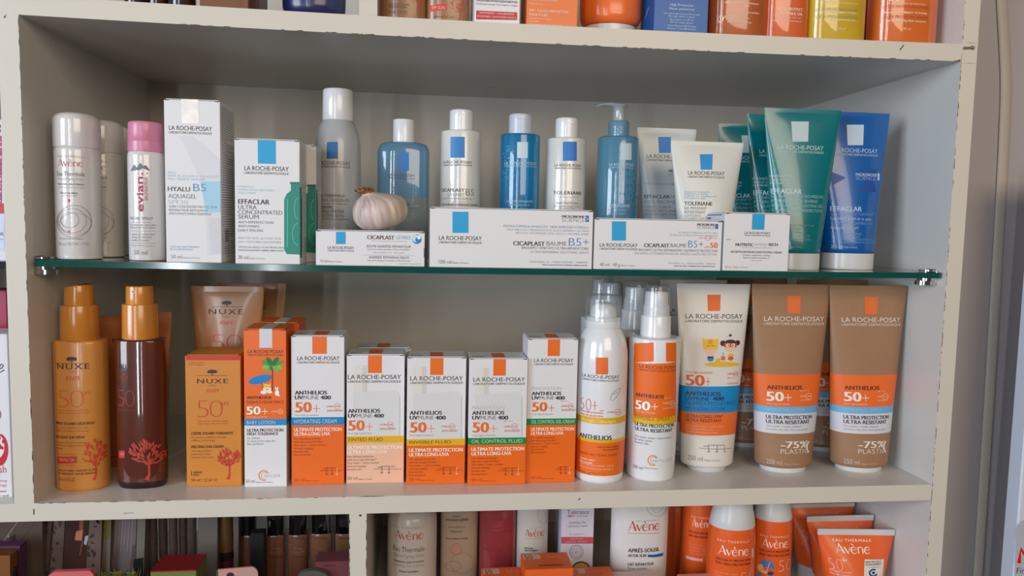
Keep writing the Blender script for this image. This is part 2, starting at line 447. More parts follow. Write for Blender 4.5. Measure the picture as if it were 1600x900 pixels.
def tube(label, cx, top, hwt, hwb, capw, captop, Y, m, capm, zb=0.0, crimp=9, group=None, name='squeeze_tube', cap_label=None, rz=0.0, b0=0.72, crimpm=None):
    t = standing(name, label, 'tube', cx, (top + captop) / 2, Y, zb, group, rz)
    k = t.k(cx, captop); zc = Py(cx, captop, Y - hwb * t.k(cx, captop) * b0 * .42)[2] - t.o[2]; zt = t.z(cx, top); zk = t.z(cx, top + crimp)
    c = t.part('cap', capm, cap_label)
    cw = capw * k
    c.loft([(0, cw * .97, cw * .97 * .8, 2), (0.8, cw, cw * .8, 2), (zc - .3, cw, cw * .8, 2), (zc, cw * .985, cw * .785, 2)])
    p = t.part('tube_body', m); s = []
    ab, at = hwb * k, hwt * k
    for i in range(4):
        q = i / 4 * math.pi / 2; s.append((zc + 4 * (1 - math.cos(q)), ab * (.86 + .14 * math.sin(q)), ab * b0 * (.86 + .14 * math.sin(q)), 2))
    for i in range(13):
        q = i / 12; s.append((zc + 4 + (zk - zc - 4) * q, ab + (at - ab) * q ** 1.05, max(.9, ab * b0 * (1 - q) ** .8), 2.0 + .6 * q))
    s.append((zk + .4, at, .75, 3)); s.append((zt, at, .75, 3))
    p.loft(s, seg=72); t.p = p; t.c = c
    if crimpm:
        q = t.part('crimped_end', crimpm); q.box(-at - .1, at + .1, -.9, .9, zk, zt + .1, bev=.2)
    return t

# ---------------------------------------------------------------- the shelving unit and the wall behind it
def board_material():
    m = mat('white_laminate', (214, 210, 204), rough=0.32, noise=0.02, scale=25, bump=0.03)
    return m
LAM = board_material()
EDGE = mat('edge_band', (208, 200, 186), rough=0.45, noise=0.03, scale=14, bump=0.05)
CHIP = ink((62, 52, 44))
unit = Thing('shelving_unit', 'white laminate shelving unit with chipped edges holding all the sunscreen and lotion packs', 'shelving unit', (0, 0, 0))

def board(name, x0, x1, y0, y1, z0, z1, sag=0.0, label=None):
    """a board with front edge banding; sag bends it down at mid span"""
    p = unit.part(name, LAM, label); N = 24 if sag else 1
    xs = np.linspace(x0, x1, N + 1); dz = -sag * (1 - (2 * np.clip(xs, 0, W) / W - 1) ** 2)
    V, F = [], []
    for x, q in zip(xs, dz): V += [(x, y0, z0 + q), (x, y1, z0 + q), (x, y1, z1 + q), (x, y0, z1 + q)]
    for i in range(N):
        a, b = 4 * i, 4 * i + 4
        F += [(a, a + 1, b + 1, b), (a + 1, a + 2, b + 2, b + 1), (a + 2, a + 3, b + 3, b + 2)]
    F += [(3, 2, 1, 0), (4 * N, 4 * N + 1, 4 * N + 2, 4 * N + 3)]
    p.add(V, F); p.add(V, [(4 * i + 3, 4 * i, 4 * i + 4, 4 * i + 7) for i in range(N)], EDGE)
    return p
def chips(p, x, z0, z1, seed, n, horizontal=False, y=-0.06, dz=None):
    """worn spots along a board's front arris, showing dark chipboard"""
    rg = random.Random(seed)
    for i in range(n):
        c = rg.uniform(z0, z1); l = rg.uniform(.6, 4.5); w = rg.uniform(.2, .6)
        if horizontal:
            q = 0 if dz is None else dz(c)
            V = [(c - l, y, x + q), (c - l * .4, y, x + w * .8 + q), (c + l * .5, y, x + w + q), (c + l, y, x + q), (c, y, x - w * .4 + q)]
        else:
            V = [(x, y, c - l), (x + w, y, c - l * .5), (x + w * .7, y, c + l * .4), (x, y, c + l), (x - w * .4, y, c)]
        p.add(V, [(0, 1, 2, 3, 4)], CHIP)

YB = D
top = board('shelf_board', -220, W, 0, YB, H, H + TB, sag=2.5)
chips(top, H + .1, 120, W - 20, 3, 60, True, dz=lambda x: -2.5 * (1 - (2 * x / W - 1) ** 2))
top.add([(W - 63, -.08, H + 8), (W - 62.2, -.08, H + 7.2), (W - 58.5, -.08, H + 12), (W - 59.3, -.08, H + 12.6)], [(0, 1, 2, 3)], CHIP)
top.add([(W - 9, -.07, H - .2), (W - .5, -.07, H - .2), (W - .5, -.07, H + 2.0), (W - 4, -.07, H + .8)], [(0, 1, 2, 3)], ink((120, 70, 52)))
for a, b, c in ((170, 150, 5), (402, 230, 9)):
    zz = H - 2.45 * (1 - (2 * a / W - 1) ** 2) - .1
    top.add([(a, b, zz), (a + c * 1.6, b + 2, zz), (a + c, b + 3, zz)], [(0, 2, 1)], ink((88, 80, 76) if c == 9 else (170, 165, 160)))
bot = board('shelf_board', -220, W, 0, YB, -TB, 0)
chips(bot, -.2, 5, 300, 5, 26, True)
bot.add([(-1, -.07, -10), (0, -.07, -10), (.2, -.07, -5), (-.8, -.07, -5)], [(0, 1, 2, 3)], CHIP)
bot.add([(478, -.07, -8.2), (480.4, -.07, -6.2), (479.2, -.07, -5.8), (477.4, -.07, -8)], [(0, 1, 2, 3)], CHIP)
bot.add([(73, -.07, -11), (82, -.07, -10.4), (82, -.07, -10), (73, -.07, -10.3)], [(0, 1, 2, 3)], ink((130, 122, 114)))
lp = board('side_panel', -TB, 0, 0, YB, 0, H); chips(lp, -.3, 5, H - 5, 11, 46)
lp.add([(-11.5, -.07, H - 3), (-9.5, -.07, H - 3.2), (-10, -.07, H - 1), (-8.3, -.07, H - .6), (-10, -.07, H - .4)], [(0, 1, 2, 3, 4)], CHIP)
rp = board('side_panel', W, W + TB, 0, YB, -330, H + 330); chips(rp, W + .3, -90, H + 60, 13, 110)
board('side_panel', -220 - TB, -220, 0, YB, -330, H + 330)
dv = board('divider', 274, 289.5, 0, YB, H + TB - 2.2, H + 330)
dl = board('divider', 267.2, 282.6, 0, YB, -314, -TB); chips(dl, 267.5, -75, -20, 17, 8); chips(dl, 282.3, -75, -20, 18, 8)
dl.add(_arc(277, -17.6, 1.3, 1.0, 0, 330, 9) @ np.array([[1, 0, 0], [0, 0, 1]]) + np.array([0, -.08, 0]), [tuple(range(9))], CHIP)
board('shelf_board', -220, W, 0, YB, -330, -314)
board('shelf_board', -220, W, 0, YB, H + 314, H + 330)
bp = unit.part('back_panel', mat('back_laminate', (212, 202, 188), rough=.4, noise=.02, scale=20))
bp.box(-236, W + TB, YB, YB + 4, -330, H + 330, bev=0)
# screw heads and the steel peg that shows at the joint
sc_ = unit.part('peg', mat('peg_metal', (168, 166, 156), rough=.35, metal=.8), 'steel peg driven in beside the joint')
bm = bmesh.new(); bmesh.ops.create_cone(bm, cap_ends=True, segments=16, radius1=1.3, radius2=1.1, depth=9)
sc_.bm(bm, None, Matrix.Translation((W + 5.2, -.6, H + 12.5)) @ Matrix.Rotation(math.radians(86), 4, 'Y'))
bm = bmesh.new(); bmesh.ops.create_uvsphere(bm, u_segments=14, v_segments=8, radius=2.1)
sc_.bm(bm, None, Matrix.Translation((W + 10.4, -.4, H + 13)) @ Matrix.Diagonal((1, .6, 1, 1)))
for q in (H - 1.8, H + 17):
    rp.add([(W + 1.5, -.07, q), (W + 15, -.07, q + .2), (W + 15, -.07, q + .6), (W + 8, -.07, q + .9)], [(0, 1, 2, 3)], ink((170, 158, 142)))
# glass clips, screwed to the side panels
CHROME = mat('chrome', (190, 186, 184), rough=.12, metal=1.0, noise=.02)
def clip(x, sgn, y, zt):
    p = unit.part('glass_clip', CHROME, 'chrome glass clip')
    p.box(min(x, x + sgn * 1.2), max(x, x + sgn * 1.2), y - 7, y + 7, zt - 12, zt + 2.6, bev=.5)
    for z0, z1, r in ((zt + .35, zt + 2.0, 8.5), (zt - TG - 3.2, zt - TG - .6, 9.5), (zt - 13, zt - 9, 11)):
        pts = [(x, y - 8), (x + sgn * r * .7, y - 8)] + [(x + sgn * (r * .7 + r * .9 * math.cos(q)), y + 8 * math.sin(q)) for q in np.linspace(-1.5, 1.5, 12)] + [(x + sgn * r * .7, y + 8), (x, y + 8)]
        n = len(pts); V = [(a, b, z0) for a, b in pts] + [(a, b, z1) for a, b in pts]
        F = [tuple(range(n)), tuple(range(n, 2 * n))] + [(i, (i + 1) % n, n + (i + 1) % n, n + i) for i in range(n)]
        if z0 < zt - 8:
            V2 = []
        p.add(V, F)
    bm = bmesh.new(); bmesh.ops.create_cone(bm, cap_ends=True, segments=18, radius1=4.2, radius2=3.4, depth=3)
    p.bm(bm, None, Matrix.Translation((x + sgn * 12, y, zt - 11)))
for y in (20, 262):
    clip(0, 1, y, ZG); clip(W, -1, y, ZG)
unit.done()
for o in unit.ob.children:
    bpy.context.view_layer.update()

# the glass shelf
GLASS_FACE = clear('shelf_glass', (222, 236, 230), refl=1.0, rough=.02)
GLASS_EDGE = mat('glass_edge', (8, 74, 68), rough=.12, coat=.6, noise=.25, scale=30)
gs = Thing('glass_shelf', 'clear glass shelf with a green front edge, bowed slightly, between the two rows', 'shelf', (0, 0, 0))
p = gs.part('glass_pane', GLASS_FACE); N = 30; xs = np.linspace(4, W - 1.5, N + 1); V, F, FE = [], [], []
for x in xs:
    z = zglass(x)
    for y, q in ((5, z - TG), (297, z - TG), (297, z), (5, z)): V.append((x, y, q))
for i in range(N):
    a, b = 4 * i, 4 * i + 4
    F += [(a, a + 1, b + 1, b), (a + 2, a + 3, b + 3, b + 2)]; FE += [(a + 1, a + 2, b + 2, b + 1), (a + 3, a, b, b + 3)]
FE += [(0, 3, 2, 1), (4 * N, 4 * N + 1, 4 * N + 2, 4 * N + 3)]
p.add(V, F); p.add(V, FE, GLASS_EDGE); gs.done()

# the wall to the side, its cable duct, the white panel with a sticker
def single(name, m, f, kind=None, label=None, cat=None, group=None, o=(0, 0, 0)):
    p = Part(name, m); f(p); ob = p.build(None); ob.location = [q * MM for q in o]; tag(ob, label, cat, group, kind); return ob
WALLM = mat('grey_painted_wall', (170, 162, 162), rough=.8, noise=.04, scale=8, bump=.15)
single('wall_right', WALLM, lambda p: p.box(W + TB + 1.5, 2400, 60, YB + 7, -1000, 1500, bev=0), 'structure')
single('wall_back', WALLM, lambda p: p.box(-900, 2400, YB + 8, YB + 40, -1000, 1500, bev=0), 'structure')
def duct(p):
    a = Py(1569, -30, 54); b = Py(1578, 130, 54); c = Py(1570, 300, 54); d = Py(1551, 620, 54); e = Py(1530, 950, 54)
    P = np.array([a, b, c, d, e]); tt = np.linspace(0, 4, 40); pts = np.stack([np.interp(tt, range(5), P[:, i]) for i in range(3)], 1)
    for _ in range(6): pts[1:-1] = (pts[:-2] + 2 * pts[1:-1] + pts[2:]) / 4
    V, F, n = [], [], 12
    for q in pts:
        for j in range(n):
            s = 2 * math.pi * j / n; V.append((q[0] + 6 * math.cos(s), 58.5 + 2.2 * math.sin(s), q[2]))
    for i in range(len(pts) - 1):
        for j in range(n): F.append((i * n + j, i * n + (j + 1) % n, (i + 1) * n + (j + 1) % n, (i + 1) * n + j))
    p.add(V, F)
single('cable_duct', mat('painted_duct', (182, 172, 160), rough=.5, noise=.06, scale=20), duct, None, 'painted beige cable duct running up the grey wall beside the shelving unit', 'cable duct')

xw0 = Py(1577, 700, 0)[0]
ds = Thing('display_stand', 'white display panel with a red lettered sticker at the edge of the grey wall', 'display stand', (xw0 + 120, -9, -520))
p = ds.part('panel', mat('display_white', (205, 210, 222), rough=.35, noise=.02)); p.box(-120, 120, -9, 9, 0, 830, bev=1.5)
p.surf = Plane((0, -9, 0), (1, 0, 0), (0, 0, 1), (0, -1, 0)); 
q = ds.part('sticker', mat('sticker_grey', (176, 178, 186), rough=.5, noise=.1, scale=300)); q.surf = Plane((0, -9.1, 0), (1, 0, 0), (0, 0, 1), (0, -1, 0))
q.poly([(1583, 960), (1588, 828), (1590, 820), (1596, 814), (1606, 812), (1660, 812), (1660, 960)], (176, 178, 186), 1, m=q.mats[0])
q.line([(1592, 880), (1595, 858), (1609, 880), (1613, 858)], 6.5, (205, 20, 40)); q.text('Firm', 1588, None, 896, 9, (40, 44, 70))
ds.done()

# ================================================================ things on the glass shelf
CAN_WHITE = mat('can_white', (214, 210, 208), rough=.14, coat=.4, noise=.02)
def avene_logo(p, x0, x1, yb, h, c, ch, cap=None, layer=4):
    p.text('Avène', x0, x1, yb, h, c, roman=True, layer=layer)
    if cap: p.text('EAU THERMALE', cap[0], cap[1], cap[2], cap[3], ch, -.006, track=.12)

# white thermal water cans
t = standing('spray_can', 'white thermal water spray can with spiral drawing, frontmost of three at the shelf end', 'spray can', 122.5, 300, 33, 'glass', 'white thermal water cans at the shelf end')
p = t.part('can_body', CAN_WHITE); p.loft(st(t, [(None, 31)] + [(t.pb - 1.2, 33.5), (t.pb - 4, 34.3)] + [(238, 34.6), (234, 34.2), (232.5, 33.2)])); cn = p
avene_logo(p, 91, 130, 260, 11, (186, 104, 92), (150, 120, 116), (90, 132, 246.5, 3.6))
p.text('Eau Thermale', 90, 132, 275, 7, (92, 88, 92))
p.text('Thermal Spring Water', 91, 131, 282, 5, (178, 170, 168)); p.text('Apaisante, anti-irritante', 91, 131, 289, 3.2, (96, 92, 94), .01)
p.text('Soothing, anti-irritating', 92, 131, 294, 3, (170, 164, 162)); p.text('Peaux sensibles', 95, 121, 303, 3.2, (96, 92, 94), .01)
p.text('Sensitive skin', 97, 121, 307, 3, (170, 164, 162))
p.ell(108, 313.5, 1.9, 2.6, (196, 60, 70)); p.ell(108, 362, 1.5, 1.8, (196, 60, 70))
for q in ((116, 346, 27, 25, .7), (113, 345, 22, 19, .6), (109, 344, 14, 12, .6), (118, 350, 25, 17, .5)): p.ring(*q, (128, 118, 120))
p.text('Laboratoire dermatologique', 94, 130, 374, 2.6, (110, 104, 106)); p.text('50 ml', 92, 103, 383.5, 4.6, (150, 145, 145)); p.text('NET WT 1.7 OZ.', 106, 140, 383.5, 4.6, (150, 145, 145))
c = t.part('cap', mat('cap_gloss_white', (216, 211, 210), rough=.16, coat=.5, noise=.015)); c.loft(st(t, [(232.4, 34.4), (229, 35.2)] + rtop(178.5, 35.2, 13, 7, 12)))
t.done()
Q = lambda px, py, Y: (Py(px, py, Y)[0], Y, zglass(Py(px, py, Y)[0]))
copy_thing(t.ob, Q(160, 300, 79), 'white thermal water can in the middle of the three, half hidden by the front one', rz=-4)
copy_thing(t.ob, Q(178, 300, 124), 'white thermal water can at the back of the three, only its edge showing', rz=-4)

# small facial spray can with a pink cap
t = standing('facial_spray_can', 'small white facial spray can with pink cap and vertical crimson lettering', 'spray can', 229, 310, 34, 'glass')
p = t.part('can_body', CAN_WHITE); p.loft(st(t, [(None, 25)] + [(t.pb - 1, 26.8), (t.pb - 3, 27.4), (246, 27.4), (241, 26.8), (238.5, 25.4)]))
p.vtext('evian.', 223.5, 331, 270, 10.5, (176, 14, 78), .012); p.vtext('BRUMISATEUR', 230.5, 313, 277, 4.6, (170, 40, 90)); p.ell(230, 271, 1.2, 1.2, (176, 14, 78))
for q in ([(204, 267), (210, 257), (214, 262), (212, 267)], [(211, 266), (219, 254.5), (229, 265), (222, 263), (218, 266)], [(222, 261), (228, 258), (235, 268), (228, 265)]): p.poly(q, (104, 108, 120))
p.text('FACIAL SPRAY', 204, 239, 343.5, 4.6, (110, 104, 112)); p.line([(206, 347.5), (236, 347.5)], .6, (180, 130, 150))
p.text('Eau minérale naturelle', 204, 243, 353, 3, (120, 115, 122)); p.text('Natural mineral water', 204, 243, 357, 3, (120, 115, 122))
p.line([(205, 361), (243, 361)], .6, (140, 135, 142)); p.line([(205, 380), (243, 380)], .6, (140, 135, 142)); p.line([(217.5, 364), (217.5, 377)], .6, (140, 135, 142))
for i, (a, b) in enumerate((('hydrate', 'moisturizes'), ('rafraîchit', 'refreshes'), ('tonifie', 'tones'))): p.text(a, 206, 215, 367.5 + i * 4.6, 3, (110, 105, 112)); p.text(b, 220, 242 - 5 * i, 367.5 + i * 4.6, 3, (110, 105, 112))
p.text('Hypoallergenic', 205, 242, 385, 2.4, (170, 165, 172)); p.text('50 ml', 210, 230, 398, 7, (120, 116, 122))
PINK = mat('pink_cap', (206, 128, 156), rough=.3, noise=.03)
c = t.part('cap', PINK, 'pink cap'); c.loft(st(t, [(238.4, 26.4), (236, 26.8), (222.4, 26.4), (221.8, 25.9), (221.2, 26.3)] + rtop(191.5, 25.6, 3.5, 4)))
t.done()

# tall carton: gel with a pale tube picture
t = carton('tall white carton with a silver seal and a pale blue square on a tube picture', 258, 345, 157, 410, 52, WHITE_CARD, 11, 'glass', side=((84, 82, 90), .04, .97, 60))
p = t.p; tab(t, 284, 193, 311, (190, 188, 186), .7, 'silver')
p.poly([(281, 213), (301, 213), (344, 250), (344, 398), (324, 398), (321, 335), (313, 280)], (214, 212, 217), 1)
p.poly([(313, 284), (344, 284), (344.5, 332), (322, 332)], (160, 203, 226), 2); p.poly([(326, 341), (345, 341), (345.5, 397), (330, 398)], (206, 204, 210), 2)
lrp(p, 264, 331, 204, 7)
p.para(["RIDES,", "PERTE DE VOLUME ET D'ÉLASTICITÉ", "PEAU TERNE ET FATIGUÉE"], 262, 271, 5, 3.4, (160, 196, 214), sx=1.0)
p.text('HYALU', 262, 297, 299, 7.2, (92, 94, 102), .014); p.text('B5', 302, 322, 299, 12, (84, 150, 186)); p.text('AQUAGEL', 263, 307, 310, 7, (120, 122, 132)); p.text('SPF30', 263, 293, 319, 6.6, (160, 188, 206), -.01)
p.text('SOIN CONCENTRÉ PROTECTEUR', 264, 340, 325, 3.6, (100, 112, 124)); p.text('RÉPARATEUR REPULPANT', 264, 325, 330.5, 3.6, (100, 112, 124)); p.text('ANTI-PHOTOVIEILLISSEMENT', 264, 331, 336, 3.6, (100, 112, 124))
p.text("AVEC DE L'EAU THERMALE", 266, 312, 387, 2.6, (90, 150, 186)); p.text('DE LA ROCHE-POSAY', 266, 302, 391, 2.6, (90, 150, 186)); p.text('50 ml', 267, 284, 404, 6, (150, 150, 156)); p.text('Made in France', 286, 312, 404, 2.4, (130, 130, 136))
p.emit(np.array([(-14, 4), (0, 4), (0, 30), (-14, 30)]), [(0, 1, 2, 3)], ink((196, 196, 200)), 1, p.rs)
for i in range(9): p.emit(np.array([(-13 + i * 1.4, 18), (-12.4 + i * 1.4 - .3 * (i % 2), 18), (-12.4 + i * 1.4 - .3 * (i % 2), 29), (-13 + i * 1.4, 29)]), [(0, 1, 2, 3)], ink((60, 60, 66)), 2, p.rs)
t.done()

# serum cartons with the teal vial
t = carton('white carton with blue tab and teal serum vial picture, front one of two', 367, 468.5, 219, 412, 38, WHITE_CARD, 10, 'glass', group='teal vial serum cartons', side=((130, 128, 132), .08, .95, 44))
p = t.p; tab(t, 403, 256, 431, BLU, .8)
TEAL = (0, 132, 114)
p.poly([(456, 285), (458, 262), (462, 236), (465, 236), (467.5, 262), (467.5, 285)], (226, 222, 220), 1)
p.poly([(454.5, 287), (454.5, 298), (448, 303), (444, 312), (444, 390), (448, 397), (468.3, 398), (468.3, 287)], TEAL, 2); p.rect(453, 284.5, 468.3, 287.5, (0, 104, 92), 3)
p.poly([(448, 312), (450, 308), (450, 385), (448, 388)], (60, 170, 150), 3); p.ring(466, 366, 9, 17, .9, (90, 190, 170), 4, 90, 270); p.ring(466, 326, 6, 17, .9, (90, 190, 170), 4, 90, 270)
p.emit(np.array([(-19, 6), (-8, 6), (-8, 56), (-11, 62), (-11, 68), (-19, 68)]), [(0, 1, 2, 3, 4, 5)], ink((0, 104, 92)), 3, p.rs)
lrp(p, 382, 451, 267, 7.2)
p.para(['PERMANENT', 'IMPERFECTIONS AND MARKS', 'VISIBLE PORES'], 371, 293, 4.8, 3.2, (170, 208, 212))
p.text('EFFACLAR', 372, 421, 319, 7.6, DK, .02); p.text('ULTRA', 372, 401, 327, 6.6, (84, 84, 92)); p.text('CONCENTRATED', 372, 441, 335, 6.4, (84, 84, 92)); p.text('SERUM', 372, 404, 342, 6.4, (84, 84, 92))
p.text('ANTI-IMPERFECTION', 372, 427, 349.5, 4, (100, 100, 108)); p.text('ANTI-MARKS', 372, 405, 355.5, 4, (100, 100, 108)); p.text('DAILY PEELING', 372, 411, 362, 4, (100, 100, 108))
p.text('SALICYLIC ACID, GLYCOLIC ACID,', 372, 440, 374, 3.4, (160, 160, 166)); p.text('LHA + SOOTHING NIACINAMIDE', 372, 440, 380, 3.4, (160, 160, 166)); p.text('TESTED ON ADULT ACNE-PRONE SKIN', 372, 443, 388, 3, (120, 120, 126)); p.text('WITH LA ROCHE-POSAY THERMAL SPRING WATER', 372, 443, 392.5, 2.2, (40, 120, 130), .015)
p.text('30 ml', 372, 388, 405, 6, (130, 130, 136)); p.text('Made in France', 390, 414, 405, 2.4, (120, 120, 126))
t.done()
x, y, z = t.o; copy_thing(t.ob, (x + 8.5, y + 41, z), 'white serum carton behind the other teal vial carton, only a strip showing')

def rect_bottle_prints(p, blue, b, l, lw=4.6, lc=DK, gap=None):
    p.rect(*b, blue, 3); lrp(p, l[0], l[1], l[2], lw, lc, gap=gap)

# the bottles at the back of the glass shelf
YBK = 112
PEARL = mat('pearl_grey_can', (178, 180, 182), rough=.3, coat=.35, noise=.03)
t = standing('spray_can', 'tall pearl grey spray can with a white cap and small blue square behind the garlic', 'spray can', 528, 280, YBK, 'glass')
p = t.part('can_body', PEARL); p.loft(st(t, [(None, 34)] + [(t.pb - 1.5, 35.6), (t.pb - 4, 36)] + [(236, 36), (226, 35.4), (214, 33.4), (204, 30.8), (196, 27.6), (191.5, 25), (189.5, 23.8)]))
rect_bottle_prints(p, (34, 106, 172), (510.5, 222, 528, 248), (496, 547, 257.5), 5.6, (74, 74, 80))
for i, (q, b, w) in enumerate((('EAU THERMALE', 539, .012), ('PEAUX SENSIBLES', 545, 0), ('Apaise toutes les irritations', 541, 0), ('THERMAL', 522, .012), ('SPRING WATER', 538, .01), ('SENSITIVE SKIN', 537, 0), ('Soothes all irritated epidermis', 545, 0))):
    p.text(q, 497.5, b, (308, 315, 319.5, 326, 332.5, 339, 343.5)[i], 2.8 if i in (2, 6) else 4.6, (84, 84, 90), w)
c = t.part('cap', WHITE_PLASTIC, 'white cap'); c.loft(st(t, [(189.4, 24), (188, 24.4)] + rtop(140.5, 23.6, 3, 4)))
t.done()

BI_UP = clear('blue_oil_phase', (160, 206, 230), .5, body=(118, 170, 206)); BI_LOW = clear('clear_water_phase', (206, 218, 222), .4, body=(170, 180, 184))
t = standing('lotion_bottle', 'two-layer remover bottle, blue above and clear below, behind the garlic', 'bottle', 630, 300, 122, 'glass')
p = t.part('bottle_body', BI_LOW); body = st(t, [(None, 38, .55, 2.8), (t.pb - 3, 40, .55, 2.8), (310, 40.3, .55, 2.8)]); p.loft(body, caps=(True, False))
p2 = t.part('upper_phase', BI_UP, 'blue upper layer'); up = st(t, [(310, 40.3, .55, 2.8), (240, 40.6, .55, 2.8), (233, 39.6, .55, 2.6), (228, 37, .55, 2.5), (225, 33, .55, 2.4), (223, 24, .6, 2.2)]); p2.loft(up, caps=(False, True))
p2.rect(624, 238, 639, 267, (24, 122, 200), 3); lrp(p2, 607, 648, 276, 4.4, (52, 62, 78), gap=4)
p.text('TOLERIANE', 607, 641, 321, 4.6, (56, 60, 70), .016); p.text('RESPECTISSIME', 607, 652, 327.5, 4, (84, 96, 106))
c = t.part('cap', WHITE_PLASTIC, 'white cap'); c.loft(st(t, [(223.5, 16.2), (222.5, 17)] + rtop(187.5, 16.6, 1.5, 3)))
t.done()

LOTION_W = mat('milky_white', (216, 215, 210), rough=.2, coat=.6, noise=.02)
def flip_bottle(label, cx, captop, shoulder, capw, bw, m, capm, Y=YBK, cap_label=None, r=5):
    t = standing('lotion_bottle', label, 'bottle', cx, 280, Y, 'glass')
    p = t.part('bottle_body', m); p.loft(st(t, [(None, bw - 2)] + [(t.pb - 1, bw - .6), (t.pb - 4, bw)] + rtop(shoulder, bw, r, 5, 3) + [(shoulder - .4, capw * .9)]))
    c = t.part('cap', capm, cap_label)
    c.loft(st(t, [(shoulder - .5, capw - 1), (shoulder - 1.2, capw)] + [(captop + 12, capw)] + rtop(captop, capw, 3.5, 4)))
    c.box(-7 * t.k(t.cx, captop), 7 * t.k(t.cx, captop), -capw * t.k(t.cx, captop) * 1.02, -capw * t.k(t.cx, captop) * .8, t.z(t.cx, captop + 8) - 1, t.z(t.cx, captop + 8), bev=.2)
    return t, p
t, p = flip_bottle('white cleansing bottle with blue rectangle and large B5, behind the longest white box', 719.7, 172.5, 205.5, 18.6, 31.6, LOTION_W, WHITE_PLASTIC)
rect_bottle_prints(p, (26, 120, 190), (704, 214, 726, 246.5), (693, 737, 255.5), 4.6)
p.text('CICAPLAST', 690.5, 725.5, 299.5, 5, DK, .016); p.text('LAVANT', 700, 725.5, 306.5, 5, (130, 136, 146)); p.text('B5', 727.5, 740, 305.5, 10.5, (96, 124, 146), -.008)
p.text("Avec de l'eau thermale de La Roche-Posay", 692, 737, 311, 2.2, (120, 120, 128)); p.text('GEL MOUSSANT ASSAINISSANT APAISANT', 691, 746, 321.5, 3, (80, 82, 90), .01); p.text('Corps et visage', 706, 730, 325.5, 2.2, (120, 120, 128)); t.done()

BLUE_LOT = clear('blue_lotion', (110, 204, 236), .42, rough=.04, body=(24, 150, 206))
t, p = flip_bottle('bright blue transparent lotion bottle with a white rectangle and pale cap', 811.5, 179, 211, 18, 31, BLUE_LOT, mat('pale_lilac_plastic', (196, 202, 216), rough=.28), r=4)
p.rect(808, 222, 824.5, 247, (196, 214, 226), 3); lrp(p, 788.5, 838, 257, 4.6, (176, 206, 224))
p.text('LOTION APAISANTE', 792, 832, 316.5, 3.8, (190, 214, 228)); p.text('PEAUX SENSIBLES', 794, 828, 322, 3.4, (150, 190, 214))
for i in range(70):
    a = random.gauss(0, 1); p.ell(795 + 5 * a, random.uniform(228, 282), .6, .6, (130, 190, 222), n=6)
t.done()

t, p = flip_bottle('white makeup remover milk bottle with a blue rectangle, beside the pump bottle', 883.5, 185, 217, 17.6, 30.6, LOTION_W, WHITE_PLASTIC)
rect_bottle_prints(p, (22, 118, 194), (879.5, 221.5, 901, 251.5), (867, 908, 260.5), 4.6)
p.text('TOLERIANE', 864.5, 908, 304, 5.4, DK, .018, track=.06); p.text("avec l'eau thermale", 870, 904, 309, 2.2, (140, 160, 180)); p.text('DERMO-NETTOYANT', 869, 903, 319, 3.2, (100, 104, 112)); p.text('Démaquillant visage et yeux', 865, 905, 323.5, 2.4, (130, 132, 140)); p.text('Peaux sensibles', 874, 898, 327, 2.4, (130, 132, 140)); t.done()

PUMP_BLUE = clear('pump_blue', (156, 208, 230), .42, body=(110, 174, 206)); PUMP_CLR = clear('pump_pale', (220, 226, 230), .6, body=(190, 196, 200)); COLLAR = clear('pump_collar', (170, 206, 226), .6, body=(126, 172, 200))
t = standing('pump_bottle', 'blue transparent pump bottle with gel bubbles and pale pump head', 'pump bottle', 964.5, 270, YBK, 'glass', rz=14)
p = t.part('bottle_body', PUMP_BLUE); p.loft(st(t, [(None, 29.5), (t.pb - 1, 31), (t.pb - 4, 31.6)] + rtop(214.5, 31.4, 7, 5, 4) + [(214, 17)]))
p.rect(970, 224, 986.5, 250, (184, 204, 216), 3); p.text('LA ROCHE-POSAY', 951, 990, 259.5, 4.8, (186, 208, 220)); p.text('LABORATOIRE DERMATOLOGIQUE', 951, 990, 263.2, 2.4, (186, 208, 220))
p.text('TOLERIANE', 950, 984, 324, 5, (176, 202, 216), .012); p.text('GEL MOUSSANT', 950, 980, 330, 4, (150, 186, 206)); p.text('ADOUCISSANT', 950, 978, 336, 4, (150, 186, 206))
for i in range(60): p.ell(random.uniform(968, 994), random.uniform(262, 318), random.uniform(.4, .8), random.uniform(.6, 1.2), (34, 84, 112), n=6)
c = t.part('collar', COLLAR, 'ribbed translucent collar'); rows = [(213.8, 16.2)]
for i in range(6): rows += [(212 - i * 2.4, 16.4), (211.2 - i * 2.4, 15.7), (210.6 - i * 2.4, 15.7), (210 - i * 2.4, 16.4)]
c.loft(st(t, rows + [(197, 16), (192, 15.4), (189.6, 13.5), (188.6, 9)]))
h = t.part('pump_head', PUMP_CLR, 'pale pump head with a curved spout'); k = t.k(964.5, 170); h.loft(st(t, [(189, 10), (187, 9.6), (172, 9.2), (168, 11), (166, 13)] + rtop(163, 13, 3, 3)))
pts = np.array([(-4, 164.8), (-12, 163.6), (-20, 163.4), (-28, 164.6), (-34, 166.8), (-36, 169)]); V, F, n = [], [], 12
for i, (dx, py) in enumerate(pts):
    rr = (5.5, 4.6, 3.8, 3.0, 2.4, 2.2)[i] * k
    for j in range(n): a = 2 * math.pi * j / n; V.append((dx * k, rr * math.cos(a), t.z(964.5, py) + rr * .72 * math.sin(a)))
for i in range(5):
    for j in range(n): F.append((i * n + j, (i + 1) * n + j, (i + 1) * n + (j + 1) % n, i * n + (j + 1) % n))
F += [tuple(range(5 * n, 6 * n))]
a = math.radians(-14); V = [(x * math.cos(a) - y * math.sin(a), x * math.sin(a) + y * math.cos(a), z) for x, y, z in V]
h.add(V, F); t.done()

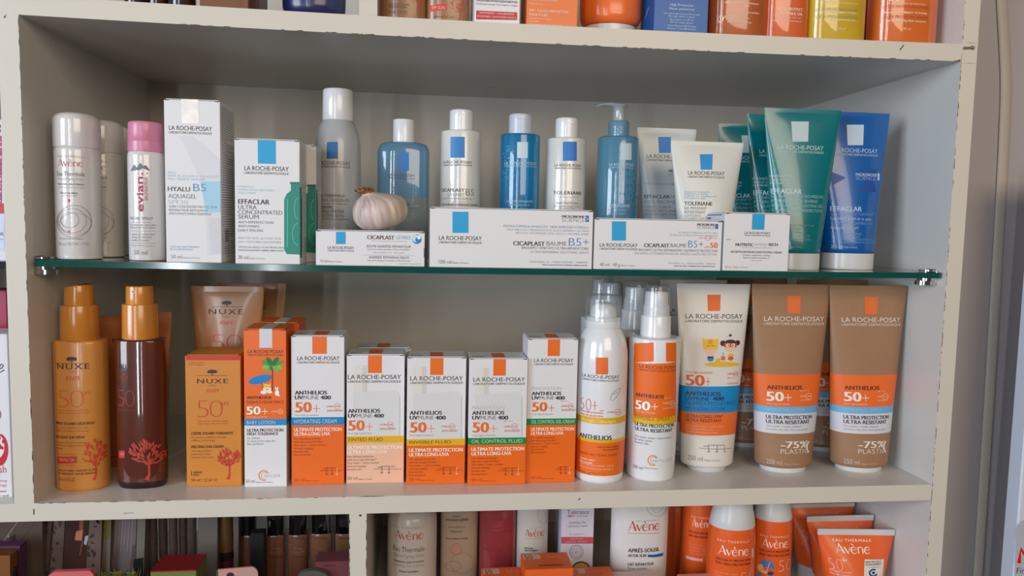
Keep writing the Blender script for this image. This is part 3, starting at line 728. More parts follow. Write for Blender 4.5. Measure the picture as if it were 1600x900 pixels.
# white and teal tubes, right half of the glass shelf
TUBE_W = mat('satin_white_tube', (208, 208, 202), rough=.34, noise=.02); TUBE_G = mat('translucent_white_tube', (196, 200, 198), rough=.3, noise=.03)
t = tube('greyish white cream tube half hidden between pump bottle and smaller white tube', 1039, 200.5, 45.5, 30, 27, 390, 138, TUBE_G, WHITE_PLASTIC, 'glass')
p = t.p; p.rect(1029, 214, 1048, 239, (26, 120, 190), 3); lrp(p, 1010.5, 1072, 247.5, 6); p.text('MICROBIOME', 1044.5, 1072, 269, 3.6, DK, .02); p.text('SCIENCE', 1044.5, 1072, 275, 5, LG)
p.text('PEAUX GRASSES SENSIBLES', 1007, 1060, 289, 3, (140, 168, 170)); p.text('EFFACLAR', 1007, 1046.5, 310, 5.6, (70, 80, 84), .016); p.text('H', 1048.5, 1053, 310, 5.6, (120, 130, 134)); p.text('ISO-BIOME', 1007, 1056, 318, 5.4, (140, 150, 152))
p.para(['CRÈME LAVANTE', 'HYDRATANTE APAISANTE', 'ANTI-IMPERFECTIONS'], 1008, 325, 5.8, 4, (134, 144, 146)); t.done()
t = tube('smaller white foaming gel tube with blue rectangle, standing behind the spf 50 box', 1102, 221.5, 56, 37, 34, 392, 66, TUBE_W, WHITE_PLASTIC, 'glass', crimp=7)
p = t.p; p.rect(1094, 241, 1113, 265, (0, 138, 206), 3); lrp(p, 1075, 1132, 273.5, 6)
p.para(['PEAUX INTOLÉRANTES', 'NORMALES À MIXTES', 'NORMAL TO COMBINATION', 'INTOLERANT SKIN'], 1069, 301, 3.3, 2.5, (120, 176, 214), sx=1.1); p.text('TOLERIANE', 1069, 1113, 321, 6, DK, .018); p.text('GEL MOUSSANT', 1069, 1104, 327.5, 4.4, (90, 92, 100)); p.text('ADOUCISSANT', 1069, 1102, 333.5, 4.4, (90, 92, 100)); p.text('SOFTENING', 1069, 1096, 339, 4, LG); p.text('FOAMING GEL', 1069, 1100, 344, 4, LG); t.done()

TEAL_T = mat('teal_tube', (0, 112, 118), rough=.24, coat=.45, noise=.04); CAP_W = mat('cap_white', (204, 204, 204), rough=.24, noise=.02)
t = tube('teal purifying gel tube in front, white cap, tallest of the three teal tubes', 1249, 170.5, 59, 36.5, 35, 395.5, 46, TEAL_T, CAP_W, 'glass', crimp=7, group='teal purifying gel tubes', cap_label='white cap')
p = t.p; LW = (190, 214, 214)
p.rect(1237, 190, 1263, 221.5, (186, 204, 206), 3); lrp(p, 1214.5, 1286.5, 234, 6.8, LW)
p.text('INNOVATION', 1203, 1236.5, 277.5, 4.6, LW); p.text('VISAGE ET CORPS', 1203, 1237, 283, 3.3, LW); p.text('FACE AND BODY', 1203, 1233, 288, 3.3, LW)
p.text('EFFACLAR', 1203, 1252.5, 302.5, 7.6, LW, .018)
for i, (q, b) in enumerate((('GEL PURIFIANT MICRO-PEELING', 1286), ('IMPERFECTIONS SÉVÈRES', 1277.5), ('MICRO-PEELING PURIFYING GEL', 1285), ('FOR PERSISTENT IMPERFECTIONS', 1284.5))): p.text(q, 1203.5, b, 309 + i * 7.4, 4.6, (150, 196, 196), shear=.2 if i > 1 else 0)
p.para(['ZINC, ACIDE SALICYLIQUE + LHA', 'POUR PEAUX GRASSES', 'À TENDANCE ACNÉIQUE', 'WITH SALICYLIC ACID + LHA', 'FOR OILY, ACNE-PRONE SKIN'], 1208, 353, 5.4, 3.2, (120, 172, 172)); p.text('200 ml', 1213, 1230, 387, 5, (150, 196, 196)); p.text('Made in France', 1232, 1252, 387, 2.2, (150, 196, 196)); t.done()
def cp(src, px, py, Y, label, **k): return copy_thing(src, Q(px, py, Y), label, **k)
cp(t.ob, 1217, 280, 92, 'second teal gel tube, just behind and beside the front teal tube', rz=6)
cp(t.ob, 1171, 280, 168, 'teal gel tube at the back, rising over the smaller white tube')
BLUE_T = mat('blue_tube', (6, 88, 160), rough=.26, coat=.4, noise=.04)
t = tube('blue foaming gel tube with white cap standing next to the inner side wall', 1330, 175.5, 53.5, 39, 37.7, 395.5, 62, BLUE_T, CAP_W, 'glass', crimp=7, cap_label='white cap')
p = t.p; LB = (176, 202, 228); p.rect(1323.5, 195, 1349, 227, (186, 202, 220), 3); lrp(p, 1302, 1371, 238.5, 6.6, LB); p.text('MICROBIOME', 1337, 1370.5, 275, 4, LB, .02); p.text('SCIENCE', 1337, 1368, 281.5, 6.4, (130, 170, 214)); p.rect(1371, 271, 1374, 282, LB)
p.poly([(1299, 268), (1322, 278), (1299, 290)], (12, 70, 150), 1); p.poly([(1346, 264), (1371, 264), (1362, 278), (1370, 300), (1340, 300), (1352, 284)], (12, 70, 150), 1)
p.text('EFFACLAR', 1297, 1346.5, 330, 7.6, LB, .018)
for i, (q, b, c) in enumerate((('GEL MOUSSANT PURIFIANT', 1364, (110, 160, 214)), ('Équilibre le pH de la peau', 1361, LB), ('PURIFYING FOAMING GEL', 1363, (110, 160, 214)), ('Balances skin pH', 1341, LB))): p.text(q, 1297.5, b, 337 + i * 7, 4.6, c, shear=.2 if i > 1 else 0)
p.para(['TESTÉ SUR PEAUX GRASSES', 'À TENDANCE ACNÉIQUE', 'ALSO SUITABLE FOR ACNE-PRONE SKIN', "AVEC DE L'EAU THERMALE DE LA ROCHE-POSAY"], 1298, 366, 4.4, 2.8, (120, 168, 214)); p.text('200 ml', 1297.5, 1316, 388, 5.4, LB); p.text('Made in France', 1318, 1339, 387.5, 2.4, LB); t.done()
cp(t.ob, 1300, 280, 125, 'blue gel tube hidden behind the front teal one, its white cap edge showing', rz=-5)

# boxes along the front edge
def cream_box(label, xl, xr, yt, yb, d, Y=9): return carton(label, xl, xr, yt, yb, d, WHITE_CARD, Y, 'glass', name='cream_box')
t = cream_box('small flat white lip balm box that carries the garlic bulb', 493.5, 663.5, 361.8, 415, 30); levres = t
p = t.p; p.rect(525, 362.4, 540, 381.5, BLU, 2); lrp(p, 512, 553, 389.5, 4.6)
p.text('CICAPLAST', 573.5, 616, 374, 6, DK, .02); p.text('LÈVRES', 619, 641.5, 374, 5.6, (120, 170, 200)); p.text("Avec de l'eau thermale de La Roche-Posay", 580, 636, 378, 2.2, LG)
p.ell(651.5, 374, 7.2, 7.4, (30, 126, 186), 2); p.ell(649.8, 373, 5.2, 5.6, (196, 218, 232), 3); p.ell(652.6, 374.5, 3.6, 4, (30, 126, 186), 4); p.ell(654.6, 371, 3, 3.4, WHT, 5)
p.text('BAUME BARRIÈRE RÉPARATEUR', 573, 642, 387.2, 4.2, (92, 94, 102)); p.text('Lèvres et zones gercées, irritées, fendillées', 574, 640, 391, 2.6, (110, 112, 120)); p.text('PANTHÉNOL 5% – MÉLOKÉA', 583, 632, 396.2, 2.4, LG); p.line([(566, 398.6), (646, 399.2)], .5, LG)
p.text('BARRIER REPAIRING BALM', 577, 638.5, 404.4, 4.2, (92, 94, 102)); p.text('Lips and chapped, cracked, irritated zones', 574, 641, 408.4, 2.6, (110, 112, 120)); p.text('7.5 ml', 500.5, 511, 409.8, 4, DK); p.text('Made in France', 512.5, 534.5, 409.8, 2.2, DK); p.text('Sans parfum / Fragrance free', 623.5, 657.5, 413.2, 2, GR)
p.rect(662, 388, 663.3, 402, (30, 90, 150), 2); t.done()
t = cream_box('longest white balm box at the front edge, blue square and large B5+ lettering', 671.5, 926, 327.6, 417.6, 40)
p = t.p; p.rect(707, 331, 732, 364, BLU, 2); lrp(p, 685.5, 752.5, 375.5, 6.8); p.text('100 ml', 685.5, 705, 412, 6, (120, 120, 128)); p.text('Made in France', 707, 732, 412, 2.4, DK)
p.text('MICROBIOME', 878, 913, 340.5, 3.8, DK, .024); p.text('SCIENCE', 878, 913, 347, 6, GR, -.01); p.rect(914.5, 337, 920, 347, (40, 100, 176), 2); p.line([(915, 340), (919, 342), (915.4, 345)], .7, WHT)
p.text('NUOVA FORMULA AVANZATA / NEW IMPROVED FORMULA', 786.5, 919.5, 356.4, 4, (126, 150, 172)); p.text('PELLE IRRITATA O FRAGILIZZATA DI ADULTI, BAMBINI E LATTANTI', 792, 920, 361.4, 3, (140, 160, 180)); p.text('IRRITATED OR DAMAGED SKIN, ADULTS, CHILDREN, BABIES', 805, 920, 366.4, 3, (150, 168, 186), shear=.2)
p.text('CICAPLAST', 801.5, 851, 383.8, 6.6, DK, .022); p.text('BAUME', 854, 885, 383.8, 6.4, (96, 98, 106)); p.text('B5+', 888.5, 920, 384.4, 12.5, (74, 134, 184), -.006)
p.text('BALSAMO LENITIVO ULTRA-RIPARATORE', 815, 919, 389.8, 4.2, (104, 106, 114)); p.text('ULTRA-REPAIRING SOOTHING BALM', 828, 919, 396, 3.8, (146, 148, 156), shear=.2); p.text('PANTHENOL 5% – MADECASSOSIDE – TRIBIOMA', 828, 918, 411, 2.6, (140, 142, 150)); p.text('WITH LA ROCHE-POSAY THERMAL SPRING WATER', 846.5, 917.5, 415.4, 2.1, (60, 110, 160), .012)
for i in range(7): p.emit(np.array([(-10 + 0 * i, 20 + i * 3.2), (8, 20 + i * 3.2), (8, 20.8 + i * 3.2), (-10, 20.8 + i * 3.2)]), [(0, 1, 2, 3)], ink((100, 100, 106)), 1, p.ls)
t.done()
t = cream_box('white balm box reading 50 in orange, between the longest box and the square jar box', 928.5, 1127.5, 344, 421, 38)
p = t.p; p.rect(956, 346, 978, 376, BLU, 2); lrp(p, 937, 996, 386, 5.8); p.text('CICAPLAST', 1006, 1045.5, 386.5, 6, DK, .022); p.text('BAUME', 1047.5, 1072, 386.5, 5.8, (96, 98, 106)); p.text('B5+', 1075, 1098.5, 387, 11.2, (74, 134, 184), -.006); p.text('SPF', 1101, 1108.5, 388, 3.6, ORG); p.text('50', 1109, 1121, 387.6, 8.4, ORG, .024)
p.text('BÁLSAMO ULTRA REPARADOR CALMANTE PROTECTOR', 997.6, 1120.7, 393.2, 3.8, (104, 106, 114)); p.text('BÁLSAMO ULTRARREPARADOR APAZIGUANTE PROTETOR', 991, 1120, 398.4, 3.6, (160, 162, 170))
p.text('MICROBIOME', 1089, 1116.5, 352.6, 3.2, DK, .024); p.text('SCIENCE', 1089, 1116.5, 357.8, 5, GR, -.01); p.rect(1117.4, 350, 1122, 358, (40, 100, 176), 2)
p.text('PIEL IRRITADA O FRAGILIZADA ADULTOS, NIÑOS', 1060, 1121, 365, 2.4, (150, 168, 186)); p.text('PELE IRRITADA OU FRAGILIZADA ADULTOS, CRIANÇAS', 1046, 1121, 369, 2.4, (150, 168, 186)); p.text('UVB + UVA + LONG UVA', 1092, 1120, 373, 2.2, ORG); p.ring(1106, 372, 4, 3.6, .6, ORG)
p.text('40 ml · 40 g', 937, 968.5, 416, 5.4, (120, 120, 128)); p.text('Made in France', 970, 992, 416, 2.2, DK); p.text('PANTHENOL 5% – MADECASSOSIDE – TRIBIOMA', 1044, 1118, 413, 2.4, (150, 160, 176)); p.text("AVEC DE L'EAU THERMALE DE LA ROCHE-POSAY", 1053, 1117, 417, 2, (60, 110, 160), .012); p.line([(948, 420), (1100, 421)], .5, LG); t.done()
t = cream_box('square white jar box with a blue tab in front of the teal tubes', 1131.5, 1233, 334, 423, 66, 8)
p = t.p; tab(t, 1174.5, 359, 1194, BLU, .5); lrp(p, 1163, 1203.5, 366, 3.8); p.text('NUTRITIC', 1149, 1177, 384.5, 4.4, DK, .026); p.text('INTENSE', 1179, 1199, 384.5, 4.2, LG, -.006); p.text('RICH', 1201, 1215, 384.5, 4.4, DK, .026); p.text("Avec de l'eau thermale de La Roche-Posay", 1158, 1206, 388, 1.9, (150, 152, 160))
p.text('IN-DEPTH NUTRI-RECONSTITUTING CREAM', 1142, 1221, 395.6, 3.2, (84, 84, 92), .012); p.text('Comfort, suppleness, soothing', 1160, 1203, 400, 2.4, (90, 90, 98)); p.text('Relieves painful sensations of', 1161, 1202, 404, 2.4, (90, 90, 98)); p.text('very dry skin', 1173, 1190, 408, 2.2, (140, 142, 150)); p.text('50 ml', 1133, 1142, 418.6, 2.8, GR); p.text('Made in France', 1145.5, 1168, 418.6, 2.4, GR); p.text('NEW', 1135, 1142.5, 375.6, 2.4, (90, 150, 200))
for i, (a, b, w, c) in enumerate(((52, 53, 28, (60, 90, 150)), (48.6, 50.2, 14, (44, 66, 130)), (45, 46.8, 30, (30, 44, 104)), (42, 43, 26, (130, 140, 170)))): p.emit(np.array([(-31, a), (-31 + w * 2, a), (-31 + w * 2, b), (-31, b)]), [(0, 1, 2, 3)], ink(c), 1, p.ls)
t.done()

# the garlic bulb lying on the lip balm box
cxp, cyp, Yg = 593, 329, 9 + 15
k = Py(cxp + 1, cyp, Yg)[0] - Py(cxp, cyp, Yg)[0]
x = Py(cxp, cyp, Yg)[0]; zt = levres.o[2] + levres.h + 1.0
g = Thing('garlic_bulb', 'whole garlic bulb with papery mauve skin lying tilted on the small lip balm box', 'garlic', (x, Yg + 3, zt))
SKIN = bpy.data.materials.new('garlic_skin'); SKIN.use_nodes = True; nt = SKIN.node_tree; b = nt.nodes['Principled BSDF']; b.inputs['Roughness'].default_value = .42
b.inputs['Subsurface Weight'].default_value = .15; b.inputs['Subsurface Scale'].default_value = .004
at = nt.nodes.new('ShaderNodeAttribute'); at.attribute_name = 'along'
sp = nt.nodes.new('ShaderNodeSeparateXYZ'); nt.links.new(at.outputs['Vector'], sp.inputs[0])
cb = nt.nodes.new('ShaderNodeCombineXYZ'); mu = nt.nodes.new('ShaderNodeMath'); mu.operation = 'MULTIPLY'; mu.inputs[1].default_value = .35
nt.links.new(sp.outputs[0], cb.inputs[0]); nt.links.new(sp.outputs[1], mu.inputs[0]); nt.links.new(mu.outputs[0], cb.inputs[1])
nz = nt.nodes.new('ShaderNodeTexNoise'); nz.inputs['Scale'].default_value = 5.5; nz.inputs['Detail'].default_value = 5; nt.links.new(cb.outputs[0], nz.inputs['Vector'])
n2 = nt.nodes.new('ShaderNodeTexNoise'); n2.inputs['Scale'].default_value = 1.1; nt.links.new(cb.outputs[0], n2.inputs['Vector'])
r1 = nt.nodes.new('ShaderNodeValToRGB'); e = r1.color_ramp.elements; e[0].position = .34; e[0].color = lin((164, 132, 116)); e[1].position = .62; e[1].color = lin((216, 200, 186)); q = e.new(.45); q.color = lin((202, 182, 168))
r2 = nt.nodes.new('ShaderNodeValToRGB'); e = r2.color_ramp.elements; e[0].position = .42; e[0].color = lin((186, 160, 172)); e[1].position = .6; e[1].color = lin((214, 196, 178))
nt.links.new(nz.outputs['Fac'], r1.inputs[0]); nt.links.new(n2.outputs['Fac'], r2.inputs[0])
mx = nt.nodes.new('ShaderNodeMix'); mx.data_type = 'RGBA'; mx.inputs[0].default_value = .45; nt.links.new(r1.outputs[0], mx.inputs[6]); nt.links.new(r2.outputs[0], mx.inputs[7]); nt.links.new(mx.outputs[2], b.inputs['Base Color'])
bp_ = nt.nodes.new('ShaderNodeBump'); bp_.inputs['Strength'].default_value = .35; bp_.inputs['Distance'].default_value = .0008; nt.links.new(nz.outputs['Fac'], bp_.inputs['Height']); nt.links.new(bp_.outputs['Normal'], b.inputs['Normal'])
def garlic_mesh(name, mtl, R, prof, lob, parent, rot, off, na=96, uv=True, seedph=.4):
    V, F, A = [], [], []
    for i, (zz, rr) in enumerate(prof):
        for j in range(na):
            a = 2 * math.pi * j / na; t_ = i / (len(prof) - 1)
            c = abs(math.cos(a * lob / 2 + seedph)); f = 1 - .05 * (1 - c) ** 4 * math.sin(math.pi * min(1, t_ * 1.05)) * 1.6 if lob else 1
            bend = -.85 * max(0, zz - .45) ** 1.1
            V.append((R * (rr * f * math.cos(a) + bend), R * rr * f * math.sin(a), R * zz * (.93 if zz < 0 else .98 - .12 * min(1, zz)))); A.append((math.cos(a) * 2 + 3, t_ * 2, math.sin(a) * 2))
            A[-1] = (a / (2 * math.pi) * 9, t_, 0)
    for i in range(len(prof) - 1):
        for j in range(na): F.append((i * na + j, i * na + (j + 1) % na, (i + 1) * na + (j + 1) % na, (i + 1) * na + j))
    F += [tuple(range(na))[::-1], tuple((len(prof) - 1) * na + j for j in range(na))]
    if not uv:
        rg = random.Random(2); V = [(v[0] * (1 + .0) + rg.uniform(-.9, .9), v[1] + rg.uniform(-.9, .9), v[2] + rg.uniform(-1.1, 1.1)) for v in V]
    M = Matrix.Translation(off) @ rot
    me = bpy.data.meshes.new(name); me.from_pydata([((M @ Vector(v)) * MM)[:] for v in V], [], F); me.materials.append(mtl)
    me.polygons.foreach_set('use_smooth', [True] * len(F)); a = me.attributes.new('along', 'FLOAT_VECTOR', 'POINT'); a.data.foreach_set('vector', np.array(A).ravel()); me.update()
    o = bpy.data.objects.new(name, me); COL.objects.link(o); o.parent = parent; return o
RT = Matrix.Rotation(math.radians(-11), 4, 'Y') @ Matrix.Rotation(math.radians(10), 4, 'X') 
prof = [(-.62, .06), (-.63, .2), (-.64, .4), (-.6, .62), (-.5, .8), (-.34, .93), (-.15, .995), (.05, .99), (.24, .955), (.4, .88), (.52, .76), (.6, .62), (.66, .48), (.71, .36), (.76, .28), (.83, .22), (.9, .19)]
tt = np.linspace(0, len(prof) - 1, 44); pr = np.array(prof); pr = np.stack([np.interp(tt, range(len(prof)), pr[:, 0]), np.interp(tt, range(len(prof)), pr[:, 1])], 1)
for _ in range(4): pr[1:-1] = (pr[:-2] + 2 * pr[1:-1] + pr[2:]) / 4
RG = 25.4
cz = t.z(cxp, cyp) if False else Py(cxp, cyp, Yg)[2] - zt
gb = garlic_mesh('bulb', SKIN, RG, pr, 9, g.ob, RT, Vector((.5, 0, 0)))
zmin = min((v.co.z for v in gb.data.vertices)); lift = -zmin / MM
for v in gb.data.vertices: v.co.z += lift * MM
STEMM = mat('dry_garlic_stem', (156, 104, 62), rough=.7, noise=.35, scale=500, bump=.6)
nk = [(.84, .22), (.9, .24), (.95, .27), (1.0, .3), (1.04, .24), (1.02, .14), (.98, .05)]
garlic_mesh('dry_stem', STEMM, RG, nk, 5, g.ob, RT, Vector((.5, 0, lift)), na=40, uv=False)['label'] = 'brown dried cut stem'
rt = Part('root_disc', mat('garlic_root', (120, 92, 70), rough=.9, noise=.3, scale=800)); 
# a split in the papery skin
sl = Part('skin_split', mat('split_shadow', (96, 74, 72), rough=.8))
M = Matrix.Translation(Vector((.5, 0, lift))) @ RT
crv = []
C0, d0 = None, None
from mathutils.bvhtree import BVHTree
bv = BVHTree.FromPolygons([v.co[:] for v in gb.data.vertices], [p_.vertices[:] for p_ in gb.data.polygons])
def onb(px, py):
    o_ = Vector((CAM - g.o) * MM); d_ = Vector(ray(px, py)).normalized(); h_ = bv.ray_cast(o_, d_)
    return None if h_[0] is None else (np.array(h_[0]) / MM, np.array(h_[1]))
for pts, w in (([(569.5, 318), (566, 323), (563.5, 330), (563, 336), (564.5, 343)], 1.1), ([(571, 352), (573, 356), (576, 358.6)], 1.4)):
    P = [onb(*q) for q in pts]; P = [q for q in P if q]
    n = len(P)
    if n < 3: continue
    V = [q[0] + q[1] * .12 + np.array([-w * .3 * math.sin(math.pi * i / (n - 1)), 0, 0]) for i, q in enumerate(P)] + [q[0] + q[1] * .12 + np.array([w * .3 * math.sin(math.pi * i / (n - 1)), 0, 0]) for i, q in enumerate(P)]
    sl.add(V, [(i, i + 1, n + i + 1, n + i) for i in range(n - 1)])
if sl.V: sl.build(g.ob)

# ================================================================ things on the lower shelf of the main bay
NUXE_O = mat('orange_gold_plastic', (206, 136, 62), rough=.3, coat=.25, noise=.03); NUXE_CAP = mat('orange_cap', (204, 130, 52), rough=.22, coat=.4, noise=.03)
def leaf_tree(p, cx, cy, rx, ry, c, seed, base, n=100, layer=3):
    rg = random.Random(seed)
    p.line([(cx - rx * .1, base), (cx + rx * .05, (base + cy) / 2 + ry * .6), (cx, cy + ry * .2)], [rx * .26, rx * .13, rx * .1], c, layer)
    p.line([(cx + rx * .04, cy + ry * 1.0), (cx + rx * .42, cy + ry * .4)], rx * .07, c, layer); p.line([(cx, cy + ry * .9), (cx - rx * .4, cy + ry * .4)], rx * .07, c, layer)
    for i in range(n):
        a = rg.uniform(0, 2 * math.pi); r = math.sqrt(rg.uniform(.04, 1)); x = cx + rx * r * math.cos(a); y = cy + ry * r * math.sin(a) * .9
        p.ell(x, y, rx * .12, rx * .048, c, layer + i * .08, math.degrees(math.atan2(y - cy - ry, x - cx)), n=8)
def tree_logo(p, cx, y0, w, c):
    p.line([(cx, y0 + w * .6), (cx + .3, y0 + w * .2)], w * .1, c); p.ell(cx, y0 + w * .18, w * .5, w * .17, c); p.ell(cx - w * .25, y0 + w * .28, w * .27, w * .12, c); p.ell(cx + w * .25, y0 + w * .27, w * .27, w * .12, c); p.line([(cx - w * 1.6, y0 + w * .62), (cx + w * 1.6, y0 + w * .62)], .6, c)
def nuxe(p, x0, x1, yb, h, sx0, sx1, sy, sh, c=BRN, c2=CORAL):
    p.text('NUXE', x0, x1, yb, h, c, .006, track=.1); p.text('PARIS', (x0 + x1) / 2 - 5, (x0 + x1) / 2 + 5, yb + h * .62, 2.2, c, track=.3)
    p.text('sun', sx0, sx1, sy, sh, c2, .004, shear=.28)

yb = Pz(125, 769, 0)[1]
t = standing('spray_bottle', 'opaque orange sun spray bottle with orange pump, at the end by the side wall', 'spray bottle', 128.5, 640, yb + 17, 0)
p = t.part('bottle_body', NUXE_O); p.loft(st(t, [(None, 37, .72, 2.4), (t.pb - 2, 39, .72, 2.4), (t.pb - 6, 40.4, .72, 2.4)] + [(q, w, .72, 2.4) for q, w in rtop(529, 40.8, 5, 5)]))
tree_logo(p, 112, 557.5, 16, BRN); nuxe(p, 90, 140, 577, 8.2, 102, 124, 594, 9)
p.text('50', 92, 131, 638, 30, (214, 84, 48), -.026, track=-.12); p.text('SPF', 129, 142, 617, 6, (214, 84, 48), -.01); p.text('TRÈS HAUTE PROTECTION', 91, 140, 643, 2.4, (200, 96, 54)); p.text('VERY HIGH PROTECTION', 91, 140, 647, 2.4, (200, 96, 54))
p.text('SPRAY SOLAIRE DÉLICIEUX', 88, 148, 664, 4.2, BRN, .02); p.text('Protection cellulaire anti-âge,', 88, 138, 670, 3, (150, 88, 36)); p.text('sublime, prolonge le bronzage', 88, 140, 675, 3, (150, 88, 36))
p.text('DELICIOUS SUN SPRAY', 88, 133, 685.5, 4.2, BRN, .02); p.para(['Anti-aging cellular protection,', 'moisturizes, helps promote', 'tan again'], 88, 691, 4.6, 3, (150, 88, 36))
p.rect(90, 713, 120, 723.5, (190, 44, 40), 2); p.text('SUN MELT 50+', 93, 117, 721, 4.6, (226, 186, 150)); p.text('Face and body care', 90, 119, 711, 2.6, CORAL); p.text('Water resistant', 90, 119, 728, 2.6, CORAL)
p.text("VISAGE ET CORPS - RÉSISTANT À L'EAU", 91, 152, 737, 3, BRN, .01); p.text('FACE AND BODY - WATER RESISTANT', 91, 152, 742, 3, BRN, .01); p.text('150 ml 5.0 FL.OZ.', 92, 118, 752, 5.6, (120, 64, 28))
leaf_tree(p, 149, 707, 23, 22, (206, 70, 40), 4, 750)
c = t.part('collar', NUXE_CAP); c.loft(st(t, [(529, 29), (528, 29.6)] + rtop(475.5, 28.4, 1.5, 3)))
b = t.part('spray_button', NUXE_CAP); L = st(t, [(476, 22.2), (474, 22.6), (460, 22.2)] + rtop(444, 22, 3, 3)); b.loft(L)
for i, v in enumerate(b.V): pass
V = b.V[0]; k = t.k(125, 450); zt_ = V[:, 2].max(); sel = V[:, 2] > t.z(125, 462); V[sel, 2] -= np.clip(-V[sel, 0] / (22 * k) + .1, 0, 1.2) * 5.5 * k * .9
t.done()

OIL = clear('brown_oil', (186, 104, 74), .42, rough=.05, body=(124, 58, 38)); OILB = clear('thick_glass_base', (96, 40, 34), .55, body=(44, 12, 12))
yb = Pz(222, 765, 0)[1]
t = standing('oil_bottle', 'see-through dark brown tanning oil bottle with an orange pump', 'spray bottle', 222, 640, yb + 15, 0)
base = t.part('thick_base', OILB); base.loft(st(t, [(None, 35, .66, 2.4), (t.pb - 2, 37, .66, 2.4), (t.pb - 10, 38, .66, 2.4)]))
p = t.part('bottle_body', OIL); p.loft(st(t, [(t.pb - 10.2, 38, .66, 2.4)] + [(q, w, .66, 2.4) for q, w in rtop(528, 39, 4, 4)] + [(527.6, 24, .66, 2.2)]))
nuxe(p, 186, 210, 577, 8, 188, 200, 592, 8, (64, 30, 20), (150, 50, 38)); p.text('50', 185, 211, 636, 28, (158, 62, 44), -.026, track=-.12); p.text('TRÈS HAUTE PROTECTION', 185, 212, 642, 2.2, (150, 60, 44)); p.rect(186, 704, 195, 715.5, (190, 52, 44), 2); p.text('150', 187.5, 193.5, 711, 3.6, (230, 180, 160))
leaf_tree(p, 232, 706, 29, 21, (176, 58, 44), 9, 750, n=110)
c = t.part('collar', NUXE_CAP); c.loft(st(t, [(528, 27), (527, 27.8)] + rtop(474, 27, 1.5, 3)))
b = t.part('spray_button', NUXE_CAP); b.loft(st(t, [(474.5, 21), (473, 21.2)] + rtop(446.5, 20.6, 1.5, 3))); b.ell(208, 456, 2.6, 3.0, (214, 196, 176), 2); b.ell(208, 456, 1.2, 1.4, (90, 60, 40), 3); t.done()

TAN = mat('tan_gold_tube', (178, 124, 74), rough=.3, coat=.2, noise=.04)
t = tube('orange brown sun tube behind the dark oil bottle, the one nearer the opaque spray', 196, 495, 43, 32, 28, 712, 108, mat('amber_tube', (196, 116, 62), rough=.32, coat=.2, noise=.04), NUXE_CAP, crimp=8)
p = t.p; nuxe(p, 176, 214, 536, 7.5, 184, 202, 552, 7); p.text('50', 176, 212, 610, 26, CORAL, -.026, track=-.12); t.done(); src = t.ob
copy_thing(src, (Py(229, 600, 150)[0], 150, 0), 'orange brown sun tube behind the oil bottle, corner sticking out towards the amber carton')

CREAM_O = mat('amber_card', (204, 128, 42), rough=.4, noise=.03, bump=.04, scale=300)
t = carton('amber sun cream carton with a red top edge and a coral tree', 290.5, 376.5, 556, 760, 48, CREAM_O, group=None)
p = t.p; p.rect(290.8, 556.6, 376.4, 563, (200, 40, 30), 2); tree_logo(p, 331.5, 577.5, 15, BRN); nuxe(p, 308, 356, 599, 7.2, 321.5, 341, 613, 8)
p.text('NOUVEAU FORMULE', 295, 320, 567.5, 2.2, (180, 84, 30)); p.text('NEW FORMULA', 295, 318, 571, 2.2, (180, 84, 30))
p.text('50', 308, 348, 653, 29, (196, 58, 32), -.026, track=-.12); p.text('SPF', 345.5, 358, 634, 6, (196, 58, 32), -.01); p.text('TRÈS HAUTE PROTECTION', 308, 356, 659.5, 2.4, (190, 74, 34)); p.text('VERY HIGH PROTECTION', 308, 356, 663.5, 2.4, (190, 74, 34))
p.text('CRÈME SOLAIRE FONDANTE', 299, 364.5, 679, 4.2, BRN, .02); p.text('Protection cellulaire anti-âge,', 299, 354, 684.5, 3, (140, 80, 24)); p.text('sublime le bronzage', 299, 336, 689.5, 3, (140, 80, 24)); p.text('MELTING SUN CREAM', 299, 349, 700, 4.2, BRN, .02); p.para(['Anti-aging cellular', 'protection, helps', 'promote dark spots'], 299, 706, 5, 3, (140, 80, 24))
leaf_tree(p, 358, 714, 18.5, 15, (190, 44, 34), 14, 749); p.line([(299.5, 736), (299.5, 744)], .9, BRN); p.text('VISAGE', 302, 316, 739.5, 3, BRN, .02); p.text('FACE', 302, 311, 743.5, 3, BRN, .02); p.text('50 ml', 299, 312, 752.5, 5, (110, 60, 20)); p.text('1.7 OZ NET WT', 314, 340, 752.5, 4.4, (110, 60, 20))
t.done()
t = tube('tan sun tube with dark lettering behind the amber carton, the front one of two', 357, 447.5, 56, 41, 36, 700, 125, TAN, NUXE_CAP, crimp=9, group='tan sun tubes')
p = t.p; tree_logo(p, 354.5, 470, 15, BRN); nuxe(p, 326, 380, 491, 8, 342, 363, 507, 8.5); p.text('50', 330, 378, 548, 27, CORAL, -.026, track=-.12); t.done(); x, y, z = t.o
copy_thing(t.ob, (x + 15, y + 42, 0), 'tan sun tube at the very back, peeking out behind the other tan tube')

